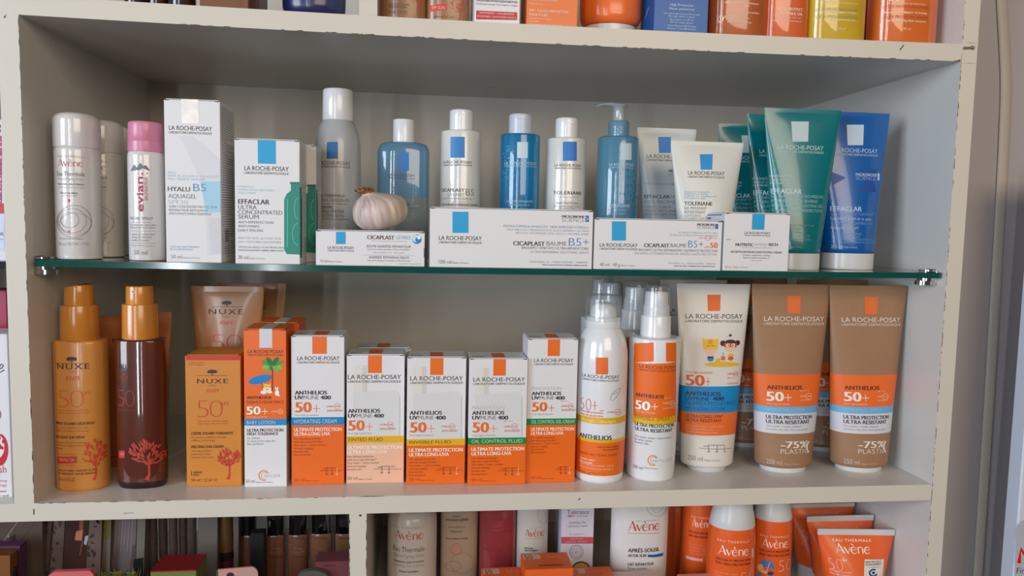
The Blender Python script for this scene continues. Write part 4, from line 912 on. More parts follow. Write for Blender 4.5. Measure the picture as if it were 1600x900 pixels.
LRPO = mat('orange_card', (232, 104, 20), rough=.4, noise=.02, bump=.04, scale=300)
def small_lines(p, x0, y0, n, dy, wmax, c, h=2.6, seed=1, txt=None):
    txt = txt or ['Our ultimate protection', 'with ultra-long UVA filter*', 'Very water + sweat resistant', 'Anti-eye stinging', 'Sensitive skin', 'Non-perfumed']
    p.para(txt[:n], x0, y0, dy, h, c, sx=.96)
def netlock(p, cx, cy, x0, x1, yb, c=(150, 152, 158)):
    p.ring(cx, cy, 7.5, 7.5, 1.6, (226, 130, 80), 3, 60, 330); p.ring(cx + 1, cy, 5, 5.4, 1.0, (226, 160, 120), 3, 80, 320); p.text('NETLOCK', x0, x1, yb, 4.2, c, -.006, track=.12)
def arrows(p, x0, x1, y, c, c2=WHT):
    p.line([(x0, y), (x1, y)], .7, c); w = x1 - x0
    for f, q in ((.3, c), (.55, c), (.78, c2)):
        xx = x0 + w * f; p.line([(xx, y - 5), (xx, y + 7)], .8, q); p.line([(xx - 2, y + 4.4), (xx, y + 7), (xx + 2, y + 4.4)], .7, q)
    p.text('UVB', x0 + w * .14, x0 + w * .28, y - 1.6, 2.6, c); p.text('SHORT', x0 + w * .32, x0 + w * .53, y - 3, 2.4, c); p.text('LONG', x0 + w * .57, x0 + w * .76, y - 3, 2.4, c)
def fifty(p, x0, x1, yb, h, c, plus=None, w=.03):
    p.text('50', x0, x1, yb, h, c, w)
    if plus: p.line([(plus[0], yb - h * .36), (plus[1], yb - h * .36)], .9, c); p.line([((plus[0] + plus[1]) / 2, yb - h * .72), ((plus[0] + plus[1]) / 2, yb)], .9, c)
def uva(p, x0, x1, y, c, r=4.6):
    p.text('UVB+', x0, x1 - 2.1 * r, y + 1.4, 2.8, c, .01); p.ring(x1 - r, y, r, r, .6, c); p.text('UVA', x1 - 1.7 * r, x1 - .3 * r, y + 1.4, 2.8, c, .01)

# baby lotion carton
t = carton('orange and white baby lotion carton with a palm tree, the front one of two', 381.5, 447.5, 515.5, 761, 44, LRPO, group='palm tree baby lotion cartons')
p = t.p; v = p._h(414, 664.5)[1]; p.box(-t.w / 2 - .05, t.w / 2 + .05, -t.d / 2 - .05, t.d / 2 + .05, -0.0, v, WHITE_CARD, bev=.3)
v2 = p._h(414, 655)[1]; p.box(-t.w / 2 - .07, t.w / 2 + .07, -t.d / 2 - .07, t.d / 2 + .07, v, v2, ink((0, 136, 200)), bev=0)
tab(t, 405.5, 543.5, 425.5, (206, 204, 210), .85, True)
lrp(p, 387, 443, 552, 5.2, (84, 34, 16))
p.line([(426, 612), (425.6, 592), (426, 568)], [1.2, 1.5, 1.6], (92, 46, 26))
for a, l, c in ((200.0, 17, (70, 150, 62)), (-20, 17, (70, 150, 62)), (235, 15, (40, 112, 44)), (-55, 15, (40, 112, 44)), (160, 16, (128, 190, 84)), (20, 16, (128, 190, 84)), (130, 15, (110, 176, 76)), (50, 15, (110, 176, 76)), (100, 9, (50, 120, 50))):
    r = math.radians(a); p.ell(425.6 + l * .5 * math.cos(r), 570 + l * .5 * math.sin(r) * .82, l * .55, 3.6, c, 4 + ((a * 7) % 41) / 41, a)
p.ell(406.5, 593, 18.5, 6.4, (0, 124, 200), 5, -14); p.line([(409, 597), (413, 613)], .7, (92, 46, 26))
p.ell(417.5, 608, 6.5, 4.6, (236, 226, 206), 5); p.ell(412, 613, 5, 2.6, (240, 236, 226), 5); p.ell(421.5, 612.5, 4, 2.2, (240, 236, 226), 5); p.poly([(411.4, 598), (414, 600), (421, 600), (423.6, 598), (423.2, 606), (411.8, 606)], (240, 190, 50), 6); p.ell(417.5, 608.5, 1.1, 1.0, (50, 40, 40), 7)
p.ell(433, 614, 3.2, 4.4, (240, 240, 240), 5, 10); p.ell(431.4, 607.5, 1.0, 3.4, (240, 240, 240), 5, -15); p.ell(434, 607.5, 1.0, 3.4, (240, 240, 240), 5, 12); p.ell(436, 618, 1.6, 1.4, (240, 240, 240), 5)
p.text('ANTHELIOS', 385.5, 424, 623.5, 4.8, (84, 26, 20), .024); p.text('DERMO-PEDIATRICS', 385.5, 443, 630.5, 4.4, (110, 40, 20))
fifty(p, 385, 407.5, 647.5, 12.5, (240, 236, 232), (409, 419)); uva(p, 424, 442, 643, (246, 210, 180), 3.6); p.text('Very high protection', 386, 418, 652.5, 2.6, (246, 214, 190))
p.text('BABY LOTION', 385.5, 430, 662.6, 5.2, (206, 224, 236)); p.text('ULTRA PROTECTION', 386, 442.5, 674.5, 4.8, (84, 56, 56), .02); p.text('HIGH TOLERANCE', 386, 434.5, 680, 4.6, (84, 56, 56), .02)
p.para(['For delicate', 'or atopic-prone baby skin', 'Non-perfumed'], 386, 686, 4.6, 3, (110, 110, 116)); netlock(p, 412, 743, 413, 438, 745.5); p.text('50 ml', 384, 398, 754.5, 5.4, GR); p.text('Made in France', 400, 426, 754.5, 2.2, DK)
for i in range(16): p.emit(np.array([(-17, t.h * .52 - i * 3), (12 - (i * 7) % 13, t.h * .52 - i * 3), (12 - (i * 7) % 13, t.h * .52 - i * 3 + .6), (-17, t.h * .52 - i * 3 + .6)]), [(0, 1, 2, 3)], ink((150, 150, 156)), 1, p.rs)
t.done(); x, y, z = t.o
copy_thing(t.ob, (x + 4.5, y + 46, 0), 'orange palm tree carton standing directly behind the other one, mostly its top showing')

def anthelios(label, xl, xr, yt, yb, bandy, bandc, bandt, lower, x0, s, lx, lower2=None, tabx=None, taby=None, bandtx=None, bottle=False, innov=False, a_y=None, ul=('ULTIMATE PROTECTION', 'ULTRA LONG-UVA'), d=40, seed=1, group=None, lines=None):
    """white-over-colour spf carton; rows are where they are seen"""
    t = carton(label, xl, xr, yt, yb, d, WHITE_CARD, side=None, group=group); p = t.p; xm = (xl + xr) / 2
    v = p._h(xm, bandy[1] - .5)[1]; p.box(-t.w / 2 - .05, t.w / 2 + .05, -t.d / 2 - .05, t.d / 2 + .05, 0, v, lower, bev=.3)
    v0 = p._h(xm, bandy[1])[1]; v1 = p._h(xm, bandy[0])[1]; p.box(-t.w / 2 - .08, t.w / 2 + .08, -t.d / 2 - .08, t.d / 2 + .08, v0, v1, ink(bandc), bev=0)
    if tabx: tab(t, tabx[0], taby, tabx[1], ORG, .75)
    if bottle:
        x_0, x_1, ytop, ycap = bottle; r = 9
        pts = [(x_0, bandy[0] - .5), (x_0, ycap + 3)] + [(x_1 - r + r * math.sin(a), ycap + r - r * math.cos(a)) for a in np.linspace(0, math.pi / 2, 6)] + [(x_1, bandy[0] - .5)]
        p.poly(pts, (214, 213, 213), 1); p.poly([(x_0, ycap + 3), (x_0 + 2, ytop), (x_0 + 21, ytop), (x_0 + 21, ycap + 3)], (220, 216, 210), 1); p.rect(x_0 + 14, ytop, x_0 + 21, ycap + 3, (206, 204, 196), 2)
        p.line([(x_1 - .5, ycap + r), (x_1 - .5, bandy[0] - 1)], .8, (178, 178, 180), 2)
    lrp(p, lx[0], lx[1], lx[2], lx[3])
    ya = a_y
    if innov: p.text('INNOVATION', x0, x0 + 50 * s, ya - 8, 6 * s, (176, 168, 168), -.016)
    p.text('ANTHELIOS', x0, x0 + 50.5 * s, ya, 6.1 * s, (46, 44, 48), .03); p.text('UV', x0, x0 + 13 * s, ya + 7.6 * s, 6.1 * s, (46, 44, 48), .03); p.text('MUNE', x0 + 13.6 * s, x0 + 37.5 * s, ya + 7.6 * s, 6.1 * s, (72, 70, 76), -.004); p.text('400', x0 + 40 * s, x0 + 56.5 * s, ya + 7.6 * s, 6.1 * s, (46, 44, 48), .03)
    fifty(p, x0 + .5, x0 + 26.5 * s, ya + 27.6 * s, 16 * s, ORG, (x0 + 28 * s, x0 + 39.5 * s)); uva(p, x0 + 50 * s, x0 + 71 * s, ya + 18.5 * s, (206, 110, 90), 4.6 * s); p.text('ANTIOXIDANT', x0 + 50 * s, x0 + 75 * s, ya + 26.5 * s, 2.8 * s, (200, 90, 70), .01); p.text('PA ++++', x0 + 50 * s, x0 + 64 * s, ya + 11.5 * s, 2.6 * s, (200, 90, 70)) if innov else None
    p.text('Very high protection', x0, x0 + 37 * s, ya + 33.5 * s, 2.9 * s, (160, 140, 134))
    p.text(bandt, x0 - .5, bandtx, bandy[1] - 2.6, (bandy[1] - bandy[0]) * .52, (70, 62, 24) if bandc == YEL else (206, 226, 232), -.002)
    c = (250, 236, 226); p.text(ul[0], x0 - 1, min(x0 + 84 * s, xr - 4), bandy[1] + 9.6 * s, 5.4 * s, c, .022); p.text(ul[1], x0 - 1, min(x0 + 61.5 * s, x0 - 1 + (xr - 3 - x0) * .76), bandy[1] + 16.6 * s, 5.4 * s, c, .022)
    dark = (140, 48, 10) if lower is LRPO else (92, 72, 64)
    small_lines(p, x0 - 1, bandy[1] + 23 * s, 6 if lines is None else lines, 5 * s, 50, dark, 3.0 * s)
    arrows(p, x0 + 40 * s, xr - 4, yb - 22 * s, dark, (240, 190, 160)); p.text('50 ml', x0 - 1, x0 + 15 * s, yb - 5.4, 5 * s, (160, 70, 30) if lower is LRPO else (120, 110, 108)); p.text('Made in France', x0 + 17 * s, x0 + 38 * s, yb - 5.4, 2.2, dark)
    t.f.text('SPF 50+ 50 ml', xl + 6, xl + 24, yt - 2, 2.4, (120, 110, 112), surf=t.f.surf)
    t.done(); return t
PEACH = mat('peach_card', (232, 182, 154), rough=.42, noise=.02)
anthelios('white and orange carton with a blue band, beside the palm tree carton', 455.2, 537.8, 525.5, 757.5, (652, 664), (0, 132, 190), 'HYDRATING CREAM', LRPO, 460.5, 1.0, (464.5, 530.5, 563, 6.4), tabx=(488, 510.5), taby=553, bandtx=526, a_y=616.5, ul=('ULTIMATE PROTECTION', 'ULTRA-LONG UVA'), d=38)
a = anthelios('white and peach carton with a yellow band, the only peach one', 541.5, 631.5, 555, 755, (681.5, 692), YEL, 'TINTED FLUID', PEACH, 543.5, 1.0, (543.5, 626.5, 592.5, 7), tabx=(575, 596.5), taby=583, bandtx=598, bottle=(552, 625, 571, 610), a_y=645, d=36, lines=5)
x, y, z = a.o; copy_thing(a.ob, (x + 5.5, y + 38, 0), 'white and peach carton behind the other peach one, only its lid showing')
anthelios('white and orange carton with a yellow band, right beside the peach one', 635.6, 727, 559, 756.7, (686, 696), YEL, 'INVISIBLE FLUID', LRPO, 640, 1.0, (641, 723, 594.5, 6.8), tabx=(672, 692.5), taby=586, bandtx=704, bottle=(645, 721.5, 573, 612), a_y=648, d=36)
anthelios('shorter of the two cartons with a green band, bottle outline above it', 732.2, 822.7, 560.8, 757.7, (684, 694.5), GRN, 'OIL CONTROL FLUID', LRPO, 737.5, 1.0, (739.5, 820, 596.2, 6.6), tabx=(770.5, 790), taby=587, bandtx=816, bottle=(742, 816, 575, 613), innov=True, a_y=648, d=36)
anthelios('taller of the two cartons with a green band, beside the white spray can', 822.7, 900.5, 530, 754, (654, 664), GRN, 'OIL CONTROL GEL-CREAM', LRPO, 830.5, .92, (834.7, 895.5, 566, 5.8), tabx=(855.5, 874.5), taby=556.5, bandtx=897, innov=True, a_y=617.5, d=38)

# spray can with clear dome cap
CLEAR = clear('clear_cap_plastic', (246, 247, 248), .07, body=(236, 238, 240), refl=.8, rough=.03)
GLOSSW = mat('gloss_white_can', (226, 226, 228), rough=.18, coat=.5, noise=.015)
yb = Pz(937, 758, 0)[1]
t = standing('spray_can', 'white and orange mist spray can with a clear domed cap and thin orange 50', 'spray can', 939, 620, yb + 26, 0)
p = t.part('can_body', GLOSSW); p.loft(st(t, [(None, 34), (t.pb - 2, 36), (t.pb - 6, 36.8), (680, 38.6), (600, 39)] + [(560, 39), (548, 38.4), (536, 36.6), (525, 33.6), (517, 30.4), (512.5, 28)]))
p.band(691, 744, 937, ORG, 1); p.band(687, 692, 937, YEL, 2); p.band(653, 663, 937, YEL, 1)
p.rect(931, 558.5, 950, 585, (228, 102, 26), 3); lrp(p, 910, 967, 592, 5.6); fifty(p, 907, 923.5, 641, 20, (222, 84, 30), (925, 934), w=-.02); p.text('spf', 937, 943, 643, 3, ORG)
p.text('Very high protection', 908, 942, 645.5, 3.2, (226, 110, 50), .02); p.text('Muy alta protección', 908, 942, 650.5, 3.2, (226, 110, 50), .02); uva(p, 949, 970, 644, (226, 110, 50), 4.6)
for q in ([(953, 626), (956, 615), (963, 609), (969, 606)], [(956, 627), (962, 622), (968, 611), (970, 606)], [(957, 616), (962, 615), (964, 611)]): p.line(q, .6, (140, 120, 116))
p.text('Ultra-light / Ultra-ligera', 908, 962, 661, 5.4, (246, 226, 160), .012); p.text('ANTHELIOS', 905.5, 955.5, 687, 7, (46, 44, 48), .026)
p.text("AVEC DE L'EAU THERMALE", 934, 966, 700, 2.4, (150, 50, 12), .012); p.text('DE LA ROCHE-POSAY', 942, 966, 704, 2.4, (150, 50, 12), .012); p.text('Invisible mist / Bruma invisible', 906, 964, 713, 4.4, (150, 52, 14)); p.text('Sensitive skin /', 906, 930, 719, 3, (246, 220, 200), .02); p.text('Piel sensible', 906, 926, 723.5, 3, (246, 220, 200), .02); p.text('Ultra resistant water, sweat', 906, 958, 729, 3, (236, 200, 176)); p.text('Muy resistente al agua', 906, 958, 734, 3, (236, 200, 176)); p.text('200 ml', 906, 923, 741, 5, (160, 70, 30)); p.text('Made in France', 925, 946, 741, 2.2, (160, 70, 30))
b = t.part('spray_button', WHITE_PLASTIC, 'white spray button'); b.loft(st(t, [(512.5, 27), (511.5, 27.6), (500, 27.4), (499.5, 26.4), (494, 26), (493.5, 21), (490, 20.6), (484, 20)] + rtop(472.5, 19.5, 13, 5, 10)))
c = t.part('clear_cap', CLEAR, 'clear domed cap'); c.loft(st(t, [(499.8, 28)] + rtop(460, 27.6, 8, 6, 7)), caps=(False, True)); t.done()

# spray bottles with straight clear caps
SPW = mat('soft_white_plastic', (222, 222, 224), rough=.26, coat=.3, noise=.02)
yb = Pz(1017, 753, 0)[1]
t = standing('spray_bottle', 'white and orange spray bottle with a yellow band and clear cap, beside the mist can', 'spray bottle', 1019.5, 640, yb + 22, 0)
p = t.part('bottle_body', SPW); p.loft(st(t, [(None, 33), (t.pb - 1.5, 34.6), (t.pb - 4, 35.2), (700, 36.4), (600, 38)] + rtop(525, 38.8, 3.5, 5, 2.5) + [(524.6, 22)]))
for a0, a1, y0, y1 in ((989, 1056, 565, 648.5), (989, 1021.5, 535, 565), (1040.5, 1056.5, 535.5, 565)): p.rect(a0, y0, a1, y1, ORG, 2)
p.rect(989, 648, 1056, 659, YEL, 3); lrp(p, 999, 1056, 577, 5.4, (120, 52, 24)); p.text('ANTHELIOS', 993, 1037.5, 622, 5.8, (52, 42, 42), .026); fifty(p, 992.5, 1016, 640.5, 14, (250, 246, 240), (1018, 1028)); p.text('Very high protection', 994, 1024, 645.6, 3, (250, 220, 190)); uva(p, 1036, 1055, 630, (250, 200, 170), 4); p.text('PA ++++', 1038, 1050, 623, 2.6, (250, 200, 170)); p.text('ANTIOXIDANT', 1036, 1055, 639, 2.6, (250, 200, 170))
p.text('INVISIBLE SPRAY', 992, 1046, 657.4, 5.6, (96, 84, 40)); p.text('ULTRA PROTECTION', 992, 1052, 668.6, 5.6, (50, 50, 54), .026); p.text('ULTRA RESISTANT', 992, 1050, 675.8, 5.6, (50, 50, 54), .026); p.para(['Very water, sweat + sand resistant', 'No white marks', 'Sensitive skin'], 992, 681.4, 4.8, 3.2, (92, 92, 98))
netlock(p, 1020, 719.5, 1020, 1050, 722); p.text('200 ml', 989, 1004, 732.5, 5.4, (90, 90, 96)); p.text('Made in France', 1006, 1027, 733, 2.4, DK)
c = t.part('collar', WHITE_PLASTIC); c.loft(st(t, [(524.8, 22.6), (524, 23.2)] + rtop(492.4, 22.4, 1, 3)))
b = t.part('spray_button', WHITE_PLASTIC, 'white spray button'); b.loft(st(t, [(493, 20), (476, 19.2), (475.4, 18.2), (470, 17.6)] + rtop(454, 17.4, 6, 4, 3)))
b.box(0, 17 * t.k(1020, 460), -3, 3, t.z(1020, 468), t.z(1020, 455), bev=.6)
c = t.part('clear_cap', CLEAR, 'clear cap'); c.loft(st(t, [(493, 20.8), (480, 20.8)] + rtop(444.5, 20, 4, 5, 3)), caps=(False, True)); t.done(); sp_ob = t.ob; sy = t.o[1]
copy_thing(sp_ob, (Py(992, 520, sy + 52)[0], sy + 52, 0), 'spray bottle behind, its clear cap rising between mist can and yellow banded spray', rz=35)
copy_thing(sp_ob, (Py(955, 520, sy + 108)[0], sy + 108, 0), 'spray bottle farther back, its clear cap just above the mist can cap', rz=-160)
copy_thing(sp_ob, (Py(940, 520, sy + 160)[0], sy + 160, 0), 'spray bottle at the very back against the back panel, cap reaching to the glass shelf', rz=160)

# kids lotion tube
KIDW = mat('warm_white_tube', (220, 214, 206), rough=.34, noise=.02)
yb = Pz(1105, 740, 0)[1]
t = tube('large white kids sun lotion tube with blue and orange bands and two cartoon children', 1109.5, 443.5, 56.2, 39.5, 29, 727, yb + 19, KIDW, CAP_W, crimp=8, cap_label='white cap')
p = t.p; p.band(645, 681, 1107, (230, 108, 40), 1); p.band(604, 645.5, 1107, (0, 134, 196), 2)
p.rect(1105.5, 460.5, 1125.5, 486, (228, 104, 34), 3); lrp(p, 1071, 1160, 498, 7.4)
SKN = (226, 194, 166)
p.ell(1128, 569.5, 27.5, 4.2, (226, 180, 50), 2); p.rect(1118.5, 560, 1125, 568, (226, 180, 50), 3)
p.poly([(1097.5, 528.5), (1103, 530.5), (1110, 529), (1117, 530.5), (1122, 528.5), (1121.5, 545), (1098.5, 545)], (234, 186, 40), 4); p.ell(1110, 534.6, 3.8, 3.4, (232, 140, 30), 5); p.line([(1104, 540.4), (1109, 540.6)], .8, (100, 70, 20), 6); p.line([(1111, 540.6), (1116, 540.4)], .8, (100, 70, 20), 6)
p.ell(1110, 547.5, 9.6, 5.6, SKN, 3); p.ell(1110, 557, 6.2, 5, SKN, 2); p.ell(1110, 561.2, 5, 3.6, (40, 130, 196), 4); p.rect(1105.4, 557, 1114.6, 559.6, (40, 40, 56), 5)
p.ell(1141, 538, 10.6, 7.4, (60, 42, 38), 3); p.ell(1129.4, 536.4, 4.2, 4.4, (60, 42, 38), 3); p.ell(1152.4, 535.6, 3.6, 4, (60, 42, 38), 3); p.ell(1141, 543, 9.4, 6.6, SKN, 4); p.rect(1131.5, 536, 1150.5, 542.4, (206, 84, 50), 5); p.ell(1137, 539.4, 2.7, 2.5, (240, 236, 230), 6); p.ell(1145.2, 539.4, 2.7, 2.5, (240, 236, 230), 6); p.ell(1137.6, 539.4, 1.1, 1.2, (40, 30, 30), 7); p.ell(1144.8, 539.4, 1.1, 1.2, (40, 30, 30), 7)
p.ell(1141.5, 555.6, 4.4, 3.6, (234, 186, 40), 3); p.ell(1141.5, 560, 4.4, 3.4, (216, 96, 36), 4); p.rect(1126.4, 556.6, 1133, 563, (222, 110, 50), 4); p.line([(1129.6, 551), (1129.6, 556)], 1.2, (80, 140, 190), 4); p.ell(1141, 524, 2.2, 2.2, (70, 66, 60), 3); p.line([(1134, 527), (1139, 525)], .9, (190, 190, 120), 3)
p.text('Very high protection', 1072, 1113, 583.5, 3.4, (226, 110, 60), .01); fifty(p, 1071, 1101, 602.5, 17, (222, 92, 36), (1102, 1110)); uva(p, 1136.5, 1153, 584, (216, 90, 50), 3.8); p.text('PA ++++', 1136.5, 1149, 592, 3, (216, 90, 50)); p.text('ANTIOXIDANT', 1136.5, 1153, 600.5, 2.8, (216, 90, 50))
NV = (16, 32, 76); p.text('ANTHELIOS', 1071, 1126, 618.5, 6.4, NV, .028); p.text('UVMUNE', 1071, 1108, 626, 6.2, NV, .006); p.text('400', 1113, 1131, 626, 6.2, NV, .028); p.text('DERMO-PEDIATRICS', 1071, 1149, 633.8, 6.2, (20, 70, 134)); p.text('HYDRATING LOTION', 1071, 1132, 641.8, 5.6, (20, 60, 120))
p.text('ULTRA-LONG UVA*', 1071, 1129, 653.5, 5.2, (110, 40, 18), .008); p.text('ULTRA RESISTANT', 1071, 1127, 659.8, 5.2, (110, 40, 18), .008); p.para(['Very water + sweat + sand resistant', 'Suitable for children skin,', 'delicate and atopic-prone skin', 'Non-perfumed'], 1072, 665, 4.6, 3, (240, 180, 150)); arrows(p, 1092, 1143, 700, (120, 90, 80), (216, 120, 90)); p.text('250 ml', 1075, 1098, 719.5, 7.4, (120, 118, 120)); p.text('Made in France', 1101, 1125, 721, 2.8, (120, 118, 120)); t.done(); kid = t
copy_thing(t.ob, (Py(1078, 600, 118)[0], 118, 0), 'white kids lotion tube behind the front kids tube, only its edge and orange square showing', rz=5)

# brown card-coloured tubes
KRAFT = mat('brown_kraft_tube', (152, 114, 84), rough=.5, noise=.05, scale=120, bump=.05)
yb = Pz(1345, 740, 0)[1]
t = tube('brown hydrating lotion tube with orange and pale blue bands nearest the inner side wall', 1349, 446, 59, 41.5, 33, 727, yb + 19, KRAFT, CAP_W, crimp=8, group='brown hydrating lotion tubes', cap_label='white cap')
p = t.p; p.band(646, 678, 1345, (206, 206, 212), 1); p.band(636, 646.5, 1345, (104, 172, 214), 2); p.band(586, 636.5, 1345, (230, 104, 34), 1)
p.rect(1351, 464, 1371, 491, (224, 108, 40), 3); LC = (226, 214, 202); lrp(p, 1315, 1406.5, 503.5, 7.4, LC)
p.text('ANTHELIOS', 1319, 1374, 609.5, 6.4, (84, 36, 22), .026); fifty(p, 1318, 1346, 627, 14.5, (240, 228, 218), (1347, 1358)); uva(p, 1371, 1388, 619.5, (246, 200, 170), 4.6); p.text('PA ++++', 1371, 1384, 612.5, 2.8, (246, 200, 170)); p.text('ANTIOXIDANT', 1371, 1387, 627, 2.6, (246, 200, 170)); p.text('Very high protection', 1319, 1355, 632.8, 3, (250, 214, 190)); p.text('HYDRATING LOTION', 1318, 1378, 643.6, 5, (150, 206, 236)); 
p.text('ULTRA PROTECTION', 1317.5, 1388, 655.6, 5.8, (54, 52, 66), .026); p.text('ULTRA RESISTANT', 1317.5, 1384.5, 662.8, 5.8, (54, 52, 66), .026); p.text('Very water + sweat resistant', 1318, 1372, 668, 3, (130, 130, 140)); p.text('Sensitive dry skin. Non-perfumed', 1318, 1382, 673.2, 3, (130, 130, 140))
p.text('-75%', 1341, 1382, 700, 10.5, LC, .026); p.text('PLASTIC', 1341, 1382, 709, 7.4, LC, -.006); p.ring(1384.2, 698, 3.4, 8, 2.4, LC, 3, 90, 270)
p.text('250 ml', 1318, 1343, 725, 7.4, (206, 186, 168)); p.text('Made in France', 1346, 1370, 726.5, 2.8, (206, 186, 168)); t.done(); br = t
br1 = Pz(1222, 740.5, 0)[1] + 19
copy_thing(t.ob, (Py(1222, 738, br1)[0], br1, 0), 'brown lotion tube with orange band in the middle, beside the kids tube')
copy_thing(t.ob, (Py(1295, 700, 128)[0] - 7, 128, 0), 'brown lotion tube in shade between and behind the two front brown tubes')
copy_thing(t.ob, (Py(1163, 690, 150)[0], 150, 0), 'brown lotion tube in shade behind the gap beside the kids tube')

# ================================================================ things on the board above
ZT = lambda x: ztop(x)
def on_top(px, py, Y): x = Py(px, py, Y)[0]; return x, ztop(x)
def top_carton(label, xl, xr, yb, depth, m, Y, h=110, **k):
    xm = (xl + xr) / 2; zb = ztop(Py(xm, yb, Y)[0])
    yt = proj((Py(xm, yb, Y)[0], Y, zb + h))[1]
    # edges are read near the base here, so measure the width there
    t = carton(label, xl, xr, yt, yt + 2 * (yb - 8 - yt) - (yb - 8 - yt), depth, m, Y, zb, **k)
    return t
def box_on_top(label, xl, xr, yb, d, h, m, Y=6, group=None):
    x0, x1 = Py(xl, yb - 8, Y)[0], Py(xr, yb - 8, Y)[0]; xm = (x0 + x1) / 2
    t = Thing('carton', label, 'box', (xm, Y + d / 2, ztop(xm)), group=group); w = x1 - x0; t.w, t.h, t.d = w, h, d; t.ymm = Y
    p = t.part('carton_body', m); p.box(-w / 2, w / 2, -d / 2, d / 2, 0, h, bev=.35)
    p.surf = Plane((0, -d / 2, 0), (1, 0, 0), (0, 0, 1), (0, -1, 0)); p.ls = Plane((-w / 2, 0, 0), (0, -1, 0), (0, 0, 1), (-1, 0, 0)); t.p = p
    f = t.part('tuck_flap', m); f.box(-w / 2 + .6, w / 2 - .6, -d / 2 + .5, d / 2 - .5, h, h + .6, bev=.1)
    return t
def bottle_on_top(label, cx, hw, yb, ratio, h, m, Y, n=2.3, cat='bottle', name='lotion_bottle', capm=None, group=None, r=3.0):
    x = Py(cx, yb - 10, Y)[0]; t = Thing(name, label, cat, (x, Y, ztop(x)), group=group); t.cx = cx; k = t.k(cx, yb); a = hw * k
    p = t.part('bottle_body', m)
    p.loft([(0, a - r, (a - r) * ratio, n), (r * .3, a - r * .3, (a - r * .3) * ratio, n), (r, a, a * ratio, n), (h * .8, a, a * ratio, n), (h * .86, a * .95, a * ratio * .95, n), (h * .9, a * .8, a * ratio * .8, n), (h * .92, a * .45, a * .45 * min(1, ratio * 1.4), 2)])
    c = t.part('cap', capm or CAP_W); c.loft([(h * .92, a * .5, a * .5 * min(1, ratio * 1.4), 2), (h * 1.12, a * .48, a * .48 * min(1, ratio * 1.4), 2)]); t.p = p
    return t
AMB = clear('amber_serum', (120, 62, 34), .5, body=(52, 26, 18)); AMBB = mat('amber_brown_card', (116, 66, 20), rough=.4, noise=.06)
x = 0
for i, (cx, hw, Yv) in enumerate(((214, 19, 40), (249, 19, 44), (285, 21, 34))):
    t = bottle_on_top(('dark brown glass vial, the one farthest along from the amber carton', 'dark brown glass vial in the middle of the three above', 'dark brown glass vial touching the amber carton above')[i], cx, hw, 6, 1, 70, AMB, Yv, 2, cat='vial', name='glass_vial', capm=mat('black_dropper', (30, 28, 28), rough=.4), group='dark brown glass vials'); t.done()
t = box_on_top('amber brown carton standing at the end of the dark vials, above', 312, 388, 9, 40, 90, AMBB, 10); t.p.rect(371, -30, 378, 10, (110, 64, 24), 1); t.done()
t = box_on_top('dark maroon slim carton between the amber carton and the navy tube', 389, 404, 13, 40, 95, mat('maroon_card', (74, 30, 26), rough=.45), 26); t.done()
NAVY = mat('navy_tube', (34, 36, 84), rough=.3, coat=.3, noise=.05)
def inverted_tube(label, cx, hw, capw, yb, ycap, m, capm, Y, h=150):
    xx = Py(cx, yb, Y)[0]; t = Thing('squeeze_tube', label, 'tube', (xx, Y, ztop(xx)), group=None); t.cx = cx; k = t.k(cx, yb); a = hw * k; zc = (yb - ycap) * k
    c = t.part('cap', capm); c.loft([(0, capw * k * .97, capw * k * .8, 2), (1, capw * k, capw * k * .83, 2), (zc, capw * k, capw * k * .83, 2)])
    p = t.part('tube_body', m); L = [(zc - .2, a * .72, a * .62, 2), (zc + 1.5, a * .86, a * .74, 2), (zc + 4, a * .95, a * .8, 2), (zc + 9, a, a * .84, 2)]
    for i in range(1, 9): q = i / 8; L.append((zc + 9 + (h - zc - 9) * q, a * (1 + .14 * q), max(.8, a * .84 * (1 - q) ** .8), 2 + q * .5))
    p.loft(L); t.p = p; return t
t = inverted_tube('navy blue cream tube standing on a white cap beside the upper divider', 491, 49, 33, 25, 17, NAVY, CAP_W, 45); t.done()
GOLD = mat('golden_brown_bottle', (150, 104, 66), rough=.3, coat=.3, noise=.06)
t = bottle_on_top('golden brown bottle touching the upper divider, small dark print near its base', 630, 36, 27, .55, 120, GOLD, 30, 2.4, group=None)
p = t.p; p.text('VISAGE ET CORPS', 607, 640, 8.5, 3, (70, 44, 30)); p.text('RÉSISTANT À L\'EAU', 607, 637, 12.5, 3, (70, 44, 30)); p.text('100 ml 3.3 FL.OZ', 606, 637, 21.5, 5.4, (104, 66, 44)); leaf_tree(p, 654, -6, 12, 16, (190, 70, 50), 31, 22, n=40); t.done()
t = bottle_on_top('golden brown bottle with a red badge, beside the red banded white carton', 699, 34, 32, .55, 120, GOLD, 32, 2.4)
p = t.p; p.poly([(672, 9), (698, 6), (698, 16), (672, 19)], (206, 52, 44), 2); p.text('SPF SUN', 675, 695, 14.5, 5, (230, 190, 150)); p.text('RÉSISTANT À L\'EAU', 678, 710, 27.5, 2.4, (70, 44, 30)); leaf_tree(p, 718, 4, 13, 17, (186, 60, 46), 32, 30, n=40); t.done()
t = box_on_top('white carton with a red band at the bottom and small dark print', 741, 812, 37, 45, 120, WHITE_CARD)
p = t.p; p.poly([(744, 30.5), (808, 31.5), (808, 19.5), (744, 16.5)], (190, 30, 44), 2); p.text('NIACINAMIDE + HYALURONIDIN', 749, 803, 22.6, 2.8, (236, 200, 204), .01); p.text('НИАЦИНАМИД + ГИАЛУРОНОВАЯ КИСЛОТА', 745.5, 806.5, 28, 2.6, (236, 200, 204), .01)
